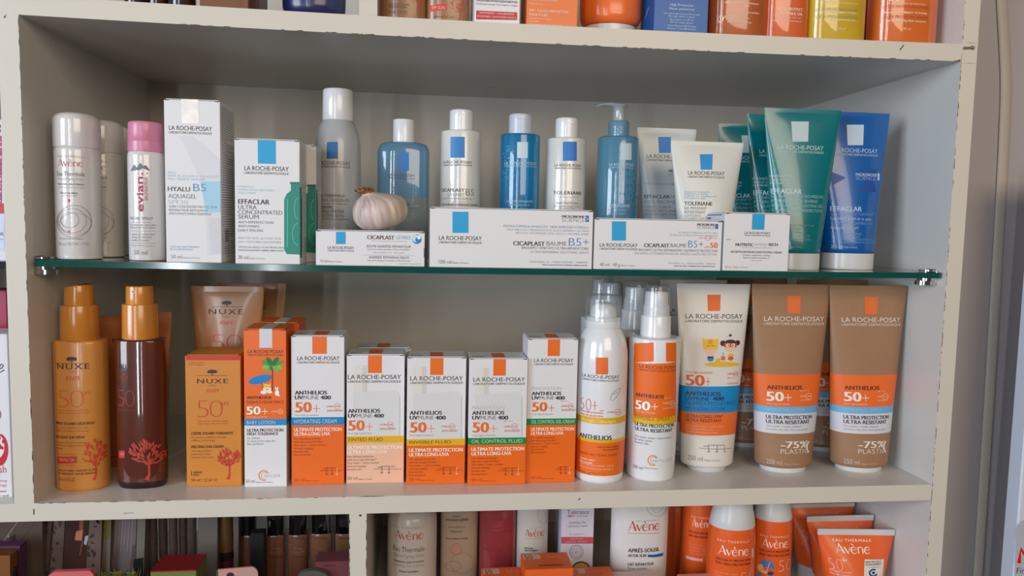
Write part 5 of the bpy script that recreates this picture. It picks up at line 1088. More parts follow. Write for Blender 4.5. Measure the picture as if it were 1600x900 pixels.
p.text('ЕЖЕДНЕВНЫЙ АНТИОКСИДАНТНЫЙ УХОД', 744, 808, 3.6, 3.2, (60, 60, 64), .014); p.text('Коррекция морщин. Эластичность. Сияние', 744, 808, 8.8, 2.8, (100, 100, 106)); t.done()
t = box_on_top('flat orange carton reading dry touch in pale print, on the board above', 822.5, 902, 41.5, 42, 125, mat('coral_orange_card', (230, 118, 60), rough=.42, noise=.02))
p = t.p; PK = (244, 214, 190); p.text('DRY TOUCH PROTECTIVE', 827, 888, 19.5, 3.6, PK, .01); p.text('FACE FLUID', 827, 856, 25, 3.6, PK, .01); p.para(['Kuivattoimeva ja suojaava', 'Matt-effekt', 'Tiedermatoloogiline. Hypoallergenne'], 827, 29.4, 4.6, 2.6, PK); p.text('Hüpoallergeenne, kaitsev', 827, 872, 1.5, 2.8, PK); p.text('Hypoallergen', 827, 850, 7.5, 2.8, PK); t.done()
OR_T = mat('bright_orange_tube', (236, 112, 44), rough=.28, coat=.3, noise=.02)
t = inverted_tube('bright orange tube standing on a broad white cap on the board above', 953, 47, 39.5, 48, 30, OR_T, CAP_W, 46); t.p.text('300 ml', 952.5, 970, 17.5, 4, (244, 190, 150)); t.done()
BLUEC = mat('blue_card', (0, 88, 160), rough=.38, noise=.03)
t = box_on_top('blue carton with white high protection print, between orange tube and amber bottle', 1021.5, 1105.5, 51, 44, 120, BLUEC)
p = t.p; WB = (206, 222, 236); p.text('High Protection', 1047, 1083, 10, 4, WB); p.text('Haute protection', 1045.5, 1085, 16, 4, WB); p.text('SPF 50', 1054, 1080, 1, 5, (196, 60, 60))
for i, q in enumerate(('Ultra Lightweight, Hydrates & Nourishes', 'Ultra Léger, Hydrate et Nourrit', 'Broad Spectrum SPF 50', 'FPS 50 à large spectre', 'Water Resistant (80 Minutes)', "Résistant à l'eau (80 Minutes)")): L_ = (57, 42, 36, 36, 44, 44)[i]; p.text(q, 1065 - L_ / 2, 1065 + L_ / 2, (23.2, 27.4, 32.4, 36.8, 42, 46.4)[i], 2.7, WB)
p.emit(np.array([(-12, 16), (4, 26), (4, 27), (-12, 17)]), [(0, 1, 2, 3)], ink((200, 210, 220)), 1, p.ls); t.done()
def oil_top(label, cx, hw, yb, Y, col, body, key, r=5, op=.66): return bottle_on_top(label, cx, hw, yb, .6, 150, clear(key, col, op, body=body), Y, 2.8, name='oil_bottle', r=r)
WP = (246, 222, 200)
t = oil_top('brownish amber tanning bottle next to the blue carton on the board above', 1148, 44, 54, 30, (226, 140, 70), (204, 108, 56), 'amber_oil_dark')
p = t.p; p.text('Bêta-carotène sublimateur', 1133, 1186, 6, 3, WP, .012, shear=.15); p.line([(1162, 9.4), (1171, 9.8)], .7, WP); p.text('Tan illuminating Beta-carotene', 1136, 1186, 20.5, 3, WP, .012, shear=.15); p.ring(1126, 30, 4, 5, 1.0, WP); p.line([(1122, 36), (1134, 25)], 1.2, WP)
for i, q in enumerate(('FORMULE TESTÉE', 'EN CONDITIONS RÉELLES', 'FORMULA TESTED', 'IN WARMER LIFE CONDITIONS')): p.text(q, 1136.5, (1161, 1171, 1161, 1174)[i], 26 + i * 3.3, 2, WP, .012)
t.done()
t = oil_top('reddish orange invisible oil bottle touching the yellow bottle on the board above', 1222, 36, 57.5, 34, (244, 140, 80), (238, 118, 62), 'red_orange_oil')
p = t.p; p.text('CELL PROTECT', 1217, 1254, 16.5, 4.4, WP, .012); p.text('INVISIBLE OIL', 1218, 1254, 23.4, 4.4, WP, .012); p.text('Face, body and hair', 1215, 1252, 28.4, 2.6, WP); p.text('Very water resistant', 1204, 1252, 33.6, 2.6, WP); t.done()
t = oil_top('yellow solar water bottle standing between two orange bottles on the board above', 1302, 43.5, 61.5, 32, (240, 210, 70), (226, 192, 48), 'yellow_oil')
p = t.p; p.text("EAU DE PROTECTION SOLAIRE", 1271, 1340, 17, 4.6, (140, 160, 70)); p.text('Avec Acide hyaluronique concentré', 1278.5, 1338, 20, 3, WP, .014, shear=.15); p.line([(1311, 20.3), (1320, 20.5)], .7, WP); p.text('SOLAR PROTECTIVE WATER', 1274, 1340, 28.5, 4.6, (140, 160, 70)); p.text('Hydrating hyaluronic acid', 1288, 1336, 32.2, 3, WP, .014, shear=.15); p.text('HAUTE PROTECTION, HIGH PROTECTION', 1285, 1340, 6, 2.6, WP); p.text('50', 1288, 1306, 1.4, 12, WP, -.01); p.text('200 ml', 1308, 1321, 46.6, 3.4, WP, shear=.2); t.done()
t = oil_top('orange solar water bottle nearest the inner side wall on the board above', 1407, 48, 66.5, 34, (246, 150, 64), (240, 126, 48), 'orange_oil')
p = t.p; p.text('EAU DE PROTECTION SOLAIRE', 1373, 1450, 12.5, 4.4, (176, 70, 20)); p.text('Bêta-carotène sublimateur de bronzage', 1380, 1448, 20.5, 3, WP, .014, shear=.15); p.line([(1412, 20.6), (1421, 20.8)], .7, WP); p.text('SOLAR PROTECTIVE WATER', 1375, 1450, 28.5, 4.4, (176, 70, 20)); p.text('Tan illuminating Beta-carotene', 1383, 1446, 33.8, 3, WP, .014, shear=.15); p.text('HAUTE PROTECTION, HIGH PROTECTION', 1386, 1446, 7, 2.6, WP); p.text('50', 1389, 1406, 2, 12, WP, -.01); p.text('200 ml', 1408, 1423, 46.8, 3.4, WP, shear=.2); t.done()
t = oil_top('dark orange bottle farther back in the gap beside the yellow bottle above', 1366, 40, 62, 92, (200, 64, 22), (150, 44, 16), 'deep_orange_oil'); t.done()

# ================================================================ the compartments below
ZL = -314.0
def below(name, label, cat, cx, py, Y, zb=-150.0, group=None, rz=0):
    x = Py(cx, py, Y)[0]; t = Thing(name, label, cat, (x, Y, zb), rz=rz, group=group); t.cx = cx; t.pb = proj(t.o)[1]; return t
ZB = -150.0      # an inner shelf carries the lower row
low = Part('inner_shelf', LAM); low.box(0.2, 267, 8, YB, ZB - 14, ZB); low.box(282.8, W, 8, YB, ZB - 14, ZB); low.build(unit.ob)
GREYCAN = mat('grey_white_can', (196, 188, 180), rough=.28, coat=.2, noise=.03)
AV = (186, 62, 50)
t = below('spray_can', 'large white thermal water can below, beside the lower divider', 'spray can', 644, 850, 92, ZB)
p = t.part('can_body', GREYCAN); k = t.k(644, 850); a = 38.5 * k
p.loft([(0, a * .95, a * .95, 2), (3, a, a, 2), (t.z(644, 812), a, a, 2), (t.z(644, 803), a * .985, a * .985, 2), (t.z(644, 797), a * .93, a * .93, 2), (t.z(644, 791), a * .8, a * .8, 2)])
avene_logo(p, 617, 661.5, 843.5, 13, (178, 84, 60), (150, 134, 124), (614, 662, 827, 3.6)); p.text('Eau Thermale', 615, 663, 863, 8, (74, 68, 66)); p.text('Thermal Spring Water', 615, 663, 872, 6, (150, 142, 136)); p.text('Apaisante, anti-irritante', 615, 662, 880, 3.6, (84, 78, 76), .01); p.text('Soothing, anti-irritating', 616, 662, 886, 3.6, (140, 132, 128)); p.text('Peaux sensibles', 624, 654, 895, 3.6, (84, 78, 76), .01)
c = t.part('cap', CAP_W); c.loft([(t.z(644, 791), a * .7, a * .7, 2), (min(-18 - t.o[2], t.z(644, 791) + 6), a * .66, a * .66, 2)]); t.done()
x, y, z = t.o; copy_thing(t.ob, (321, 172, z), 'white thermal water can below, mostly hidden behind the lower divider', rz=60)
GB = mat('beige_lotion_bottle', (168, 146, 124), rough=.35, noise=.03)
def low_bottle(label, cx, hw, Y, m, capm=CAP_W, h=None, ratio=.6, n=2.5, name='lotion_bottle', cat='bottle'):
    t = below(name, label, cat, cx, 850, Y, ZB); a = hw * t.k(cx, 850); zt = -24 - ZB if h is None else h; p = t.part('bottle_body', m)
    p.loft([(0, a * .94, a * ratio * .94, n), (3, a, a * ratio, n), (zt - 6, a, a * ratio, n), (zt - 2, a * .95, a * ratio * .95, n), (zt, a * .8, a * ratio * .8, n)]); c = t.part('cap', capm); c.loft([(zt, a * .5, a * .5 * ratio * 1.3, 2), (zt + 6, a * .5, a * .5 * ratio * 1.3, 2)]); t.p = p; return t
t = low_bottle('beige cleansing lotion bottle with a small pink seal, between the white can and pink bottle', 717, 29, 105, GB)
p = t.p; p.text('Lotion', 707, 719, 808.5, 4, (70, 56, 50)); p.text('nettoyante gélifiée', 697, 732, 814, 4.4, (70, 56, 50), .01); p.text('Gelified cleansing lotion', 700, 728, 825, 2.8, (120, 100, 90)); p.text('Visage et yeux', 703, 722, 831.5, 2.8, (84, 68, 60), .01); p.text('Peaux sensibles à normales', 697, 731, 843, 3, (84, 68, 60), .01); p.ring(713, 858, 8, 9, 1.2, (190, 110, 96)); p.ell(713, 858, 4, 4.6, (196, 130, 116)); p.ring(708, 885, 12, 8, .8, (140, 116, 100)); p.ring(722, 880, 18, 16, .7, (140, 116, 100)); t.done()
t = low_bottle('translucent pink bottle below, between the beige and the white lotion bottles', 777, 28.5, 100, clear('pink_lotion', (214, 96, 104), .6, body=(176, 70, 76)))
p = t.p; p.para(['Eau micellaire', "de l'éclat"], 756, 812, 7, 5, (150, 44, 50)); p.para(['Démaquillante', 'fraîcheur, visage, yeux'], 758, 826, 5, 3.4, (150, 44, 50)); p.text('Tous types de peaux', 754, 785, 861, 3.6, (150, 44, 50)); t.done()
t = low_bottle('white cleanser bottle with red lettering behind the topmost orange carton', 831, 24.5, 98, mat('pale_grey_bottle', (190, 186, 180), rough=.3, noise=.02), n=2)
p = t.p; avene_logo(p, 820, 850, 838.5, 11, AV, LG, (828, 850, 826, 2.6)); p.line([(821, 841), (850, 840)], .7, (200, 130, 120)); p.text('MOUSSE', 819.5, 833, 858, 2.6, (60, 56, 56), .02); p.text('NETTOYANTE', 819.5, 840, 861.6, 2.6, (60, 56, 56), .02); p.ring(848, 804, 8, 14, .8, LG); p.ring(842, 870, 14, 10, .8, LG); t.done()
# box with a red band
def low_box(label, xl, xr, ytop, d, m, Y, zb=ZB, name='carton', zt=None):
    x0, x1 = Py(xl, 850, Y)[0], Py(xr, 850, Y)[0]; xm = (x0 + x1) / 2; z1 = Py((xl + xr) / 2, ytop, Y)[2] if zt is None else zt
    t = Thing(name, label, 'box', (xm, Y + d / 2, zb)); w, h = x1 - x0, z1 - zb; t.w, t.h, t.d, t.ymm = w, h, d, Y
    p = t.part('carton_body', m); p.box(-w / 2, w / 2, -d / 2, d / 2, 0, h, bev=.35); p.surf = Plane((0, -d / 2, 0), (1, 0, 0), (0, 0, 1), (0, -1, 0)); p.ts = Plane((0, 0, h), (1, 0, 0), (0, 1, 0), (0, 0, 1)); p.ls = Plane((-w / 2, 0, 0), (0, -1, 0), (0, 0, 1), (-1, 0, 0)); t.p = p; return t
t = low_box('pale lilac carton with a red band and round seal beside the after-sun tube', 876.5, 927, 0, 38, mat('lilac_card', (206, 202, 214), rough=.42, noise=.02), 88, zt=-23)
p = t.p; p.text('Tolérance', 886, 920, 803.5, 7, (110, 84, 104)); p.line([(887, 806.4), (893, 806.4)], 1.6, (120, 30, 60)); p.line([(893, 806.4), (898, 806.4)], 1.6, (216, 110, 130)); p.text('CONTROL', 900, 918.5, 807.8, 3, (170, 140, 160)); p.text('Soothing skin', 889, 915, 818, 3.8, (130, 112, 130)); p.text('recovery cream', 887, 917, 823.4, 3.8, (130, 112, 130)); p.text('For sensitive skin', 890, 912, 835.6, 2.6, (160, 144, 160))
p.rect(876.8, 839, 926.8, 849.4, (196, 80, 96), 2); p.text('CRÈME APAISANTE', 891, 911, 843.2, 2.4, (232, 190, 198)); p.text('RÉPARATRICE - RÉCONFORT', 884, 918, 847.6, 2.4, (232, 190, 198)); p.ring(900.5, 862.5, 10, 10.5, 1.0, (130, 124, 136)); p.ring(900.5, 862.5, 6.5, 7, .6, (150, 144, 156)); p.text('D', 898.5, 902.5, 864.5, 4, (80, 74, 84)); p.ell(908, 891, 15, 14, (40, 36, 34), 2); p.ell(908, 891.5, 13, 12.4, (196, 158, 74), 3); t.done()
# after-sun tube
t = low_bottle('white after-sun tube with red lettering and a blue stripe', 998, 44, 66, CAN_WHITE, ratio=.5, n=2.2, name='squeeze_tube', cat='tube')
p = t.p; avene_logo(p, 981, 1030, 829.5, 15, AV, (150, 140, 140), (994, 1030, 815.5, 3.0)); p.line([(981, 832.8), (1030, 832.2)], .8, (196, 110, 100)); p.text('APRÈS-SOLEIL', 981, 1030, 863, 6, (44, 46, 54), .024); p.text('AFTER-SUN', 981, 1009.5, 870.4, 4.4, (44, 46, 54), .024); p.poly([(1012, 866.5), (1022, 866.6), (1032, 864.8), (1036, 863.6), (1036, 868), (1026, 870.4), (1012, 870.6)], (20, 84, 160), 3)
p.text('LAIT RÉPARATEUR', 981, 1021, 884, 4.6, (54, 54, 62), .018); p.text('Peaux sensibles', 981, 1011, 890, 4, (84, 84, 90)); p.text('Visage et corps', 981, 1012, 895.2, 4, (84, 84, 90)); p.ring(1026, 788, 16, 19, .8, (170, 168, 170)); p.ring(1026, 788, 10, 13, .7, (180, 178, 180)); p.ring(1024, 788, 5, 8, .6, (180, 178, 180)); t.done()

AVO = mat('sunny_orange_plastic', (228, 94, 34), rough=.32, coat=.15, noise=.03); CREAMW = (250, 226, 210)
def av_prints(p, x0, x1, yb, h, cap, yy, small):
    avene_logo(p, x0, x1, yb, h, CREAMW, CREAMW, cap, 4); p.text('TRÈS HAUTE PROTECTION', x0 - 5, x1 + 3, yy, 3.6, (120, 40, 20), .024); p.text('VERY HIGH PROTECTION', x0 - 5, x1 + 3, yy + 6.2, 3.6, (120, 40, 20), .024)
t = low_bottle('dark orange tube in shade behind the after-sun tube', 1064, 30, 130, AVO, ratio=.5, n=2.2, name='squeeze_tube', cat='tube'); p = t.p; avene_logo(p, 1044, 1062, 800, 8, (236, 150, 120), CREAMW); p.text('50', 1050, 1066, 845, 18, (200, 90, 60), -.03); t.done()
t = low_bottle('orange spray can with white lettering behind the nearer white capped bottle', 1092, 28, 84, AVO, ratio=1, n=2, name='spray_can', cat='spray can')
p = t.p; av_prints(p, 1081, 1110, 824.5, 12, (1080, 1112, 811, 3.4), 835, 3); p.para(['Eau thermale, spray', 'Résistance très haute', 'protection UVB/UVA', 'Peaux sensibles'], 1077, 850, 4.6, 3, (238, 150, 120)); p.poly([(1071.5, 867), (1098, 873), (1098, 877.4), (1071.5, 871.4)], (222, 176, 170), 3); t.done()
def av_spray(label, cx, hw, ycap, captopw, Y, rz=0):
    t = below('spray_bottle', label, 'spray bottle', cx, 860, Y, ZB); k = t.k(cx, 860); a = hw * k; zc = t.z(cx, ycap); p = t.part('bottle_body', AVO)
    p.loft([(0, a * .95, a * .8, 2), (3, a, a * .85, 2), (zc - 26, a, a * .85, 2), (zc - 10, a * .975, a * .83, 2), (zc, a * .93, a * .8, 2)]); c = t.part('cap', CAP_W, 'white cap'); zt = -19 - ZB
    c.loft([(zc - .3, a * .94, a * .81, 2), (zc + .5, a * .945, a * .815, 2), (zc + 8, a * .9, a * .77, 2), (zc + 17, a * .82, a * .7, 2), (max(zc + 18, zt), a * .78, a * .67, 2)]); t.p = p; return t
t = av_spray('orange bottle with a white cap, the nearer of the two white capped ones', 1142, 36, 817, 24, 40); p = t.p
av_prints(p, 1122, 1169, 868.5, 14, (1121, 1170, 849, 4), 878, 3); p.para(['Eau thermale, spray', 'Résistance très haute'], 1117, 893, 5, 3.2, (240, 160, 130)); p.text('50', 1156, 1176, 911, 18, CREAMW, -.03); p.poly([(1174.5, 857), (1177, 856), (1177, 872), (1174, 870)], (190, 200, 214), 3); t.done()
t = av_spray('orange bottle with a white cap and a small parasol picture, next to the orange tubes', 1204.5, 30, 806, 22, 58); p = t.p
av_prints(p, 1190, 1230, 856.5, 13, (1188, 1231, 841, 3.4), 864, 3); p.poly([(1182, 884), (1190, 876), (1200, 874.5), (1208, 880), (1211, 890), (1198, 886)], (70, 120, 176), 3); p.line([(1203, 878), (1197, 896)], .9, (210, 200, 190), 4); p.ell(1188, 887, 5, 5, (222, 170, 130), 4); p.ell(1187, 883.4, 5.4, 2.6, (226, 176, 90), 5); p.ell(1193, 893, 7, 2.6, (226, 170, 140), 4, 20); p.ell(1204, 896, 5, 3, (30, 60, 120), 4); p.ell(1184, 897, 7, 4, (100, 120, 110), 3); p.text('50', 1216, 1234, 893, 19, CREAMW, -.03); t.done()
# tubes with white crimped ends
def av_tube(label, xl, xr, ytop, crimp, Y, tilt=0):
    cx = (xl + xr) / 2; x = Py(cx, ytop, Y)[0]; t = Thing('squeeze_tube', label, 'tube', (x, Y, ZB + (1.6 if tilt else 0)), ry=tilt, group=None); t.cx = cx; k = t.k(cx, ytop + 20); zt = Py(cx, ytop, Y)[2] - ZB; zk = zt - crimp * k; a = (xr - xl) / 2 * k
    c = t.part('cap', CAP_W); c.loft([(0, a * .6, a * .5, 2), (16, a * .6, a * .5, 2)]); p = t.part('tube_body', AVO); L = [(16, a * .6, a * .5, 2)]
    for i in range(9): q = i / 8; L.append((19 + (zk - 19) * q, a * (.68 + .32 * q), max(.9, a * .6 * (1 - q) ** .8), 2 + q * .5))
    p.loft(L, seg=64); e = t.part('crimped_end', CAP_W, 'white crimped end'); e.box(-a, a, -1.0, 1.0, zk - .2, zt, bev=.2); t.p = p; return t
t = av_tube('orange tube with white sealed end, rearmost of the three stepped tubes', 1233.5, 1335, 786.5, 5.5, 122); p = t.p; p.text('EAU THERMALE', 1258, 1310, 804, 3.6, (240, 170, 140)); p.text('50', 1253, 1269, 847, 18, (244, 196, 170), -.03); p.text('Très haute protection', 1250, 1266, 852, 2.6, (240, 160, 130)); t.done()
t = av_tube('orange tube with a white sealed end, middle of the three stepped tubes', 1261, 1365, 805.5, 8, 88); p = t.p; p.text('EAU THERMALE', 1300, 1340, 826, 3.6, (240, 150, 110)); t.done()
t = av_tube('orange tube with a white sealed end, frontmost of the three stepped tubes', 1274, 1394, 829, 8.5, 52, 2.2); p = t.p
p.text('EAU THERMALE', 1301, 1361, 846.5, 4.6, CREAMW, .01, track=.1); p.text('Avène', 1305, 1360, 865, 15.5, CREAMW, roman=True); p.text('50', 1295, 1317, 891, 19, CREAMW, -.03); p.line([(1314, 875), (1322, 875)], .8, CREAMW); p.line([(1318, 871), (1318, 879)], .8, CREAMW); p.text('spf', 1317, 1324, 877, 3, CREAMW); p.text('Très haute protection', 1295, 1330, 894.6, 2.8, CREAMW); p.text('Very high protection', 1295, 1330, 899, 2.8, CREAMW)
p.rect(1350, 874, 1379, 906, (222, 214, 206), 2); p.text('SKIN PROTECT', 1352, 1377, 879.5, 3, (40, 64, 100), .02); p.text('OCEAN RESPECT', 1352, 1377, 883.4, 3, (40, 64, 100), .02); p.text('for responsible sun', 1357, 1374, 887, 2, (90, 100, 120)); p.ring(1364.5, 895, 6, 5, 2.6, (24, 60, 110), 4, 20, 300); p.ell(1364.5, 895, 2.6, 2.2, (24, 60, 110), 5); t.done()
# orange cartons right at the front
AVC = mat('orange_carton_card', (226, 98, 34), rough=.42, noise=.03)
for lab, xl, xr, ytop, yback, d, zz, ptx in (('orange carton below the pink bottle, at the very front', 758, 828, 914, 889, 36, 0, None), ('orange carton raised above its two neighbours at the very front, in the middle', 822, 897, 890, 864, 36, 0, (829, 850, 'b')), ('orange carton at the very front, before the lilac carton', 897, 968, 913, 888, 36, 0, None)):
    yy = 6.0 if d != 36 else 8.0
    z_f = Py((xl + xr) / 2, ytop, yy)[2]
    t = low_box(lab, xl, xr, ytop, d, AVC, yy, ZB)
    p = t.p; w, h = t.w, t.h
    f = t.part('open_flap' if d != 36 else 'tuck_flap', AVC)
    if d == 36:
        f.box(-w / 2, w / 2, -d / 2, d / 2, h, h + .6, bev=.1); f.surf = Plane((0, 0, h + .6), (1, 0, 0), (0, 1, 0), (0, 0, 1))
        f.emit(np.array([(-w * .48, d * .1), (-w * .12, d * .1), (-w * .1, d * .18), (-w * .1, d * .42), (-w * .48, d * .42)]), [(0, 1, 2, 3, 4)], ink((220, 170, 140)), 1, f.surf)
        V, F = layout('50', .0); V = V / np.array([V[:, 0].max(), .7]); f.emit(np.stack([-w * .45 + V[:, 0] * w * .18, d * .12 + V[:, 1] * d * .26], 1), F, ink((110, 44, 20)), 3, f.surf)
        V, F = layout('Avène', 0, True); V = V / np.array([V[:, 0].max(), .7]); f.emit(np.stack([w * .02 + V[:, 0] * w * .34, d * .12 + V[:, 1] * d * .3], 1), F, ink((236, 150, 110)), 3, f.surf)
        f.emit(np.array([(-w * .2, -d * .32), (w * .32, -d * .32), (w * .32, -d * .24), (-w * .2, -d * .24)]), [(0, 1, 2, 3)], ink((150, 60, 24)), 1, f.surf)
    else:
        f.add([(-w / 2, d / 2, h), (w / 2, d / 2, h), (w / 2 - 2, d / 2 - 6, h + 2.2), (-w / 2 + 2, d / 2 - 6, h + 2.2), (-w / 2, d / 2 + .5, h), (w / 2, d / 2 + .5, h), (w / 2 - 2, d / 2 - 5.5, h + 2.6), (-w / 2 + 2, d / 2 - 5.5, h + 2.6)], [(0, 1, 2, 3), (4, 7, 6, 5), (0, 3, 7, 4), (1, 5, 6, 2), (2, 6, 7, 3)])
        if ptx: p.rect(xl + 3, ytop + 3, xl + 30, ytop + 12, (220, 170, 140), 1); p.text('50', xl + 5, xl + 21, ytop + 11, 8, (110, 44, 20), .02); p.text('Avène', xl + 36, xl + 62, ytop + 10, 8, (240, 170, 130), roman=True)
    t.done()
t = low_box('pale crumpled carton at the very front below the after-sun tube', 968.5, 1046, 914, 30, mat('pale_pink_card', (206, 178, 172), rough=.5, noise=.05, bump=.3, scale=60), 6)
f = t.part('torn_flap', WHITE_CARD); f.add([(t.w * .22, -t.d / 2, t.h), (t.w * .42, -t.d / 2, t.h), (t.w * .46, -t.d / 2 + 3, t.h + 5), (t.w * .36, -t.d / 2 + 2, t.h + 6), (t.w * .3, -t.d / 2 + 2, t.h + 5)], [(0, 1, 2, 3, 4)]); t.done()
t = low_box('flat pink tray lying at the front before the orange spray can', 1072, 1128, 912, 22, mat('pink_tray', (216, 150, 140), rough=.4), 14); t.done()

# ---- the dim compartment to the other side of the lower divider
def slab(name, label, cat, pts, Y, th, m, extra=None, group=None):
    """a pack standing or leaning, its outline as seen at its own depth, with real thickness"""
    P = [Py(a, b, Y) for a, b in pts]; xm = sum(q[0] for q in P) / len(P); t = Thing(name, label, cat, (xm, Y + th / 2, ZB), group=group); t.ymm = Y
    p = t.part('pack_body', m); n = len(P); V = [(q[0] - xm, -th / 2, q[2] - ZB) for q in P] + [(q[0] - xm, th / 2, q[2] - ZB) for q in P]
    F = [tuple(range(n)), tuple(range(2 * n - 1, n - 1, -1))] + [(i, n + i, n + (i + 1) % n, (i + 1) % n) for i in range(n)]
    p.add(V, F); p.surf = Plane((0, -th / 2, 0), (1, 0, 0), (0, 0, 1), (0, -1, 0)); t.p = p
    if extra: extra(p)
    t.done(); return t
BOT = 1010
def spots(seed, x0, x1, y0, y1, c, n, lean=0):
    def f(p):
        rg = random.Random(seed)
        for i in range(n): yy = rg.uniform(y0, y1); p.ell(rg.uniform(x0, x1) - lean * (yy - y0), yy, rg.uniform(1.2, 4), rg.uniform(1, 3), c, 2, rg.uniform(0, 90), n=7)
    return f
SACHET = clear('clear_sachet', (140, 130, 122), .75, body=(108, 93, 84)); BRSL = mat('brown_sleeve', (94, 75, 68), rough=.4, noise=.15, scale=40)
slab('clear_pouch', 'clear plastic pouch with painted diagonal shine and creases at the corner of the dim compartment', 'pouch', [(-30, 800), (66, 798), (66, BOT), (-30, BOT)], 70, 14, SACHET, lambda p: [p.line([(4, 848), (30, 812), (54, 798)], 2.0, (130, 118, 111)), p.line([(28, 850), (48, 824), (60, 806)], 3, (81, 65, 59)), p.poly([(10, 838), (15, 832), (14, 840)], (170, 162, 155)), p.poly([(14, 840), (24, 834), (26, 846), (18, 848)], (59, 44, 39))])  # the diagonal shine on the plastic is painted in pale streaks
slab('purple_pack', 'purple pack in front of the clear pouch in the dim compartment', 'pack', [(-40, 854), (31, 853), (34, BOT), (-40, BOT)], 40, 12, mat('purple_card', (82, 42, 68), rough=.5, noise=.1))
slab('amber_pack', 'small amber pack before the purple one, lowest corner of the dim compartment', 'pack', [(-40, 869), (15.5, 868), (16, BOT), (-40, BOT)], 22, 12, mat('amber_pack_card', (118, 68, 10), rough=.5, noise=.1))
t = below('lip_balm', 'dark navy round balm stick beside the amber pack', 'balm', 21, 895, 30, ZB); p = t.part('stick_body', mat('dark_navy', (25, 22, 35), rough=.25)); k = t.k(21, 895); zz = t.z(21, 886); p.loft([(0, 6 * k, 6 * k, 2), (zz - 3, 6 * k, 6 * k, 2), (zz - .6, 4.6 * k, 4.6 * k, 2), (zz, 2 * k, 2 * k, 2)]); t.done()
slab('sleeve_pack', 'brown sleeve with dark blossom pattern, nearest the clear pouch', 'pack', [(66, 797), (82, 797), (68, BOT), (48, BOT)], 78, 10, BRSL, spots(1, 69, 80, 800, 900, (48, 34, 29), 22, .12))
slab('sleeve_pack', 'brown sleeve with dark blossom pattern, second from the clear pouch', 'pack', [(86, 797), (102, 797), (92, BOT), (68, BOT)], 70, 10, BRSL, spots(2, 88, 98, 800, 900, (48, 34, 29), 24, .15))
slab('copper_tube', 'coppery translucent tube with a bright painted glint', 'tube', [(103, 796), (139, 795), (132, BOT), (94, BOT)], 60, 16, clear('copper_tube', (103, 51, 37), .7, body=(68, 37, 28)), lambda p: [p.poly([(119, 830), (130, 828), (128, 845), (117, 844)], (167, 103, 78)), p.poly([(124, 797), (131, 797), (130, 828), (124, 829)], (125, 62, 45)), p.poly([(133, 838), (139, 836), (135, 852), (131, 850)], (152, 155, 164)), p.line([(129, 845), (125, 868)], 1, (140, 88, 74))])  # copper and whitish highlights are painted on as flat patches
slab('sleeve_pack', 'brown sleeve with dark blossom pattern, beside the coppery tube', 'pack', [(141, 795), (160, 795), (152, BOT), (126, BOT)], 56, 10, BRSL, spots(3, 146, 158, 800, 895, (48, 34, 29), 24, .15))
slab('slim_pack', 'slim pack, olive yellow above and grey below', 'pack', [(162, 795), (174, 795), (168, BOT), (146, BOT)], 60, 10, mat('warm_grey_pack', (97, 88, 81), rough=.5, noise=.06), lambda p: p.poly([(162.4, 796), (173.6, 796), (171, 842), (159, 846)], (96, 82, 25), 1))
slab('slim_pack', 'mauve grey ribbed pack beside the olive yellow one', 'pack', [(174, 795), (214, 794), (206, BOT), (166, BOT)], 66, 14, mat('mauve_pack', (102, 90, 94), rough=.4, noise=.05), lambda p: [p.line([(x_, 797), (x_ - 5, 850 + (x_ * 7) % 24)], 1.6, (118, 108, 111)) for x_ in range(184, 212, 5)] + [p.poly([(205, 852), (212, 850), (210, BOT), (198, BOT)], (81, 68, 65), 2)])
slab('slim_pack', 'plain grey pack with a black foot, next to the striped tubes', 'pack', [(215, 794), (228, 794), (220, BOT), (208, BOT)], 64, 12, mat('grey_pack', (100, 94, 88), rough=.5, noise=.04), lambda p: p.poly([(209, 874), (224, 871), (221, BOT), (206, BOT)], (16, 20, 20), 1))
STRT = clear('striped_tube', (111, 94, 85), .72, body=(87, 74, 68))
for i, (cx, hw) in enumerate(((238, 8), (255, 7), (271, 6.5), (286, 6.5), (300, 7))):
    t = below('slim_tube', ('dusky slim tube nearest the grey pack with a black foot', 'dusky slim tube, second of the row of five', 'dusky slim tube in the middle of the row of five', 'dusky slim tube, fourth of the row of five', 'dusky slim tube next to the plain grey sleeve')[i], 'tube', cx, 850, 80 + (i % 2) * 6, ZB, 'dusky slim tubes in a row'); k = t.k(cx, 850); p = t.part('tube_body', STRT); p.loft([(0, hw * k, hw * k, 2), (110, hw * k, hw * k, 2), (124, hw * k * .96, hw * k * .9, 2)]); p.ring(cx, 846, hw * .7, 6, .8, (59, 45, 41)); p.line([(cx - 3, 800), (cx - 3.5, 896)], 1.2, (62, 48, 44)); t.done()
slab('sleeve_pack', 'plain grey sleeve with thin curved lines, before the golden tube', 'pack', [(310, 791), (340, 790), (338, BOT), (308, BOT)], 72, 12, mat('dusky_grey_pack', (94, 87, 81), rough=.5, noise=.05), lambda p: [p.ring(334, 786, 22, 10 + 4 * q, .7, (71, 62, 57), 2, 20, 170) for q in range(4)])
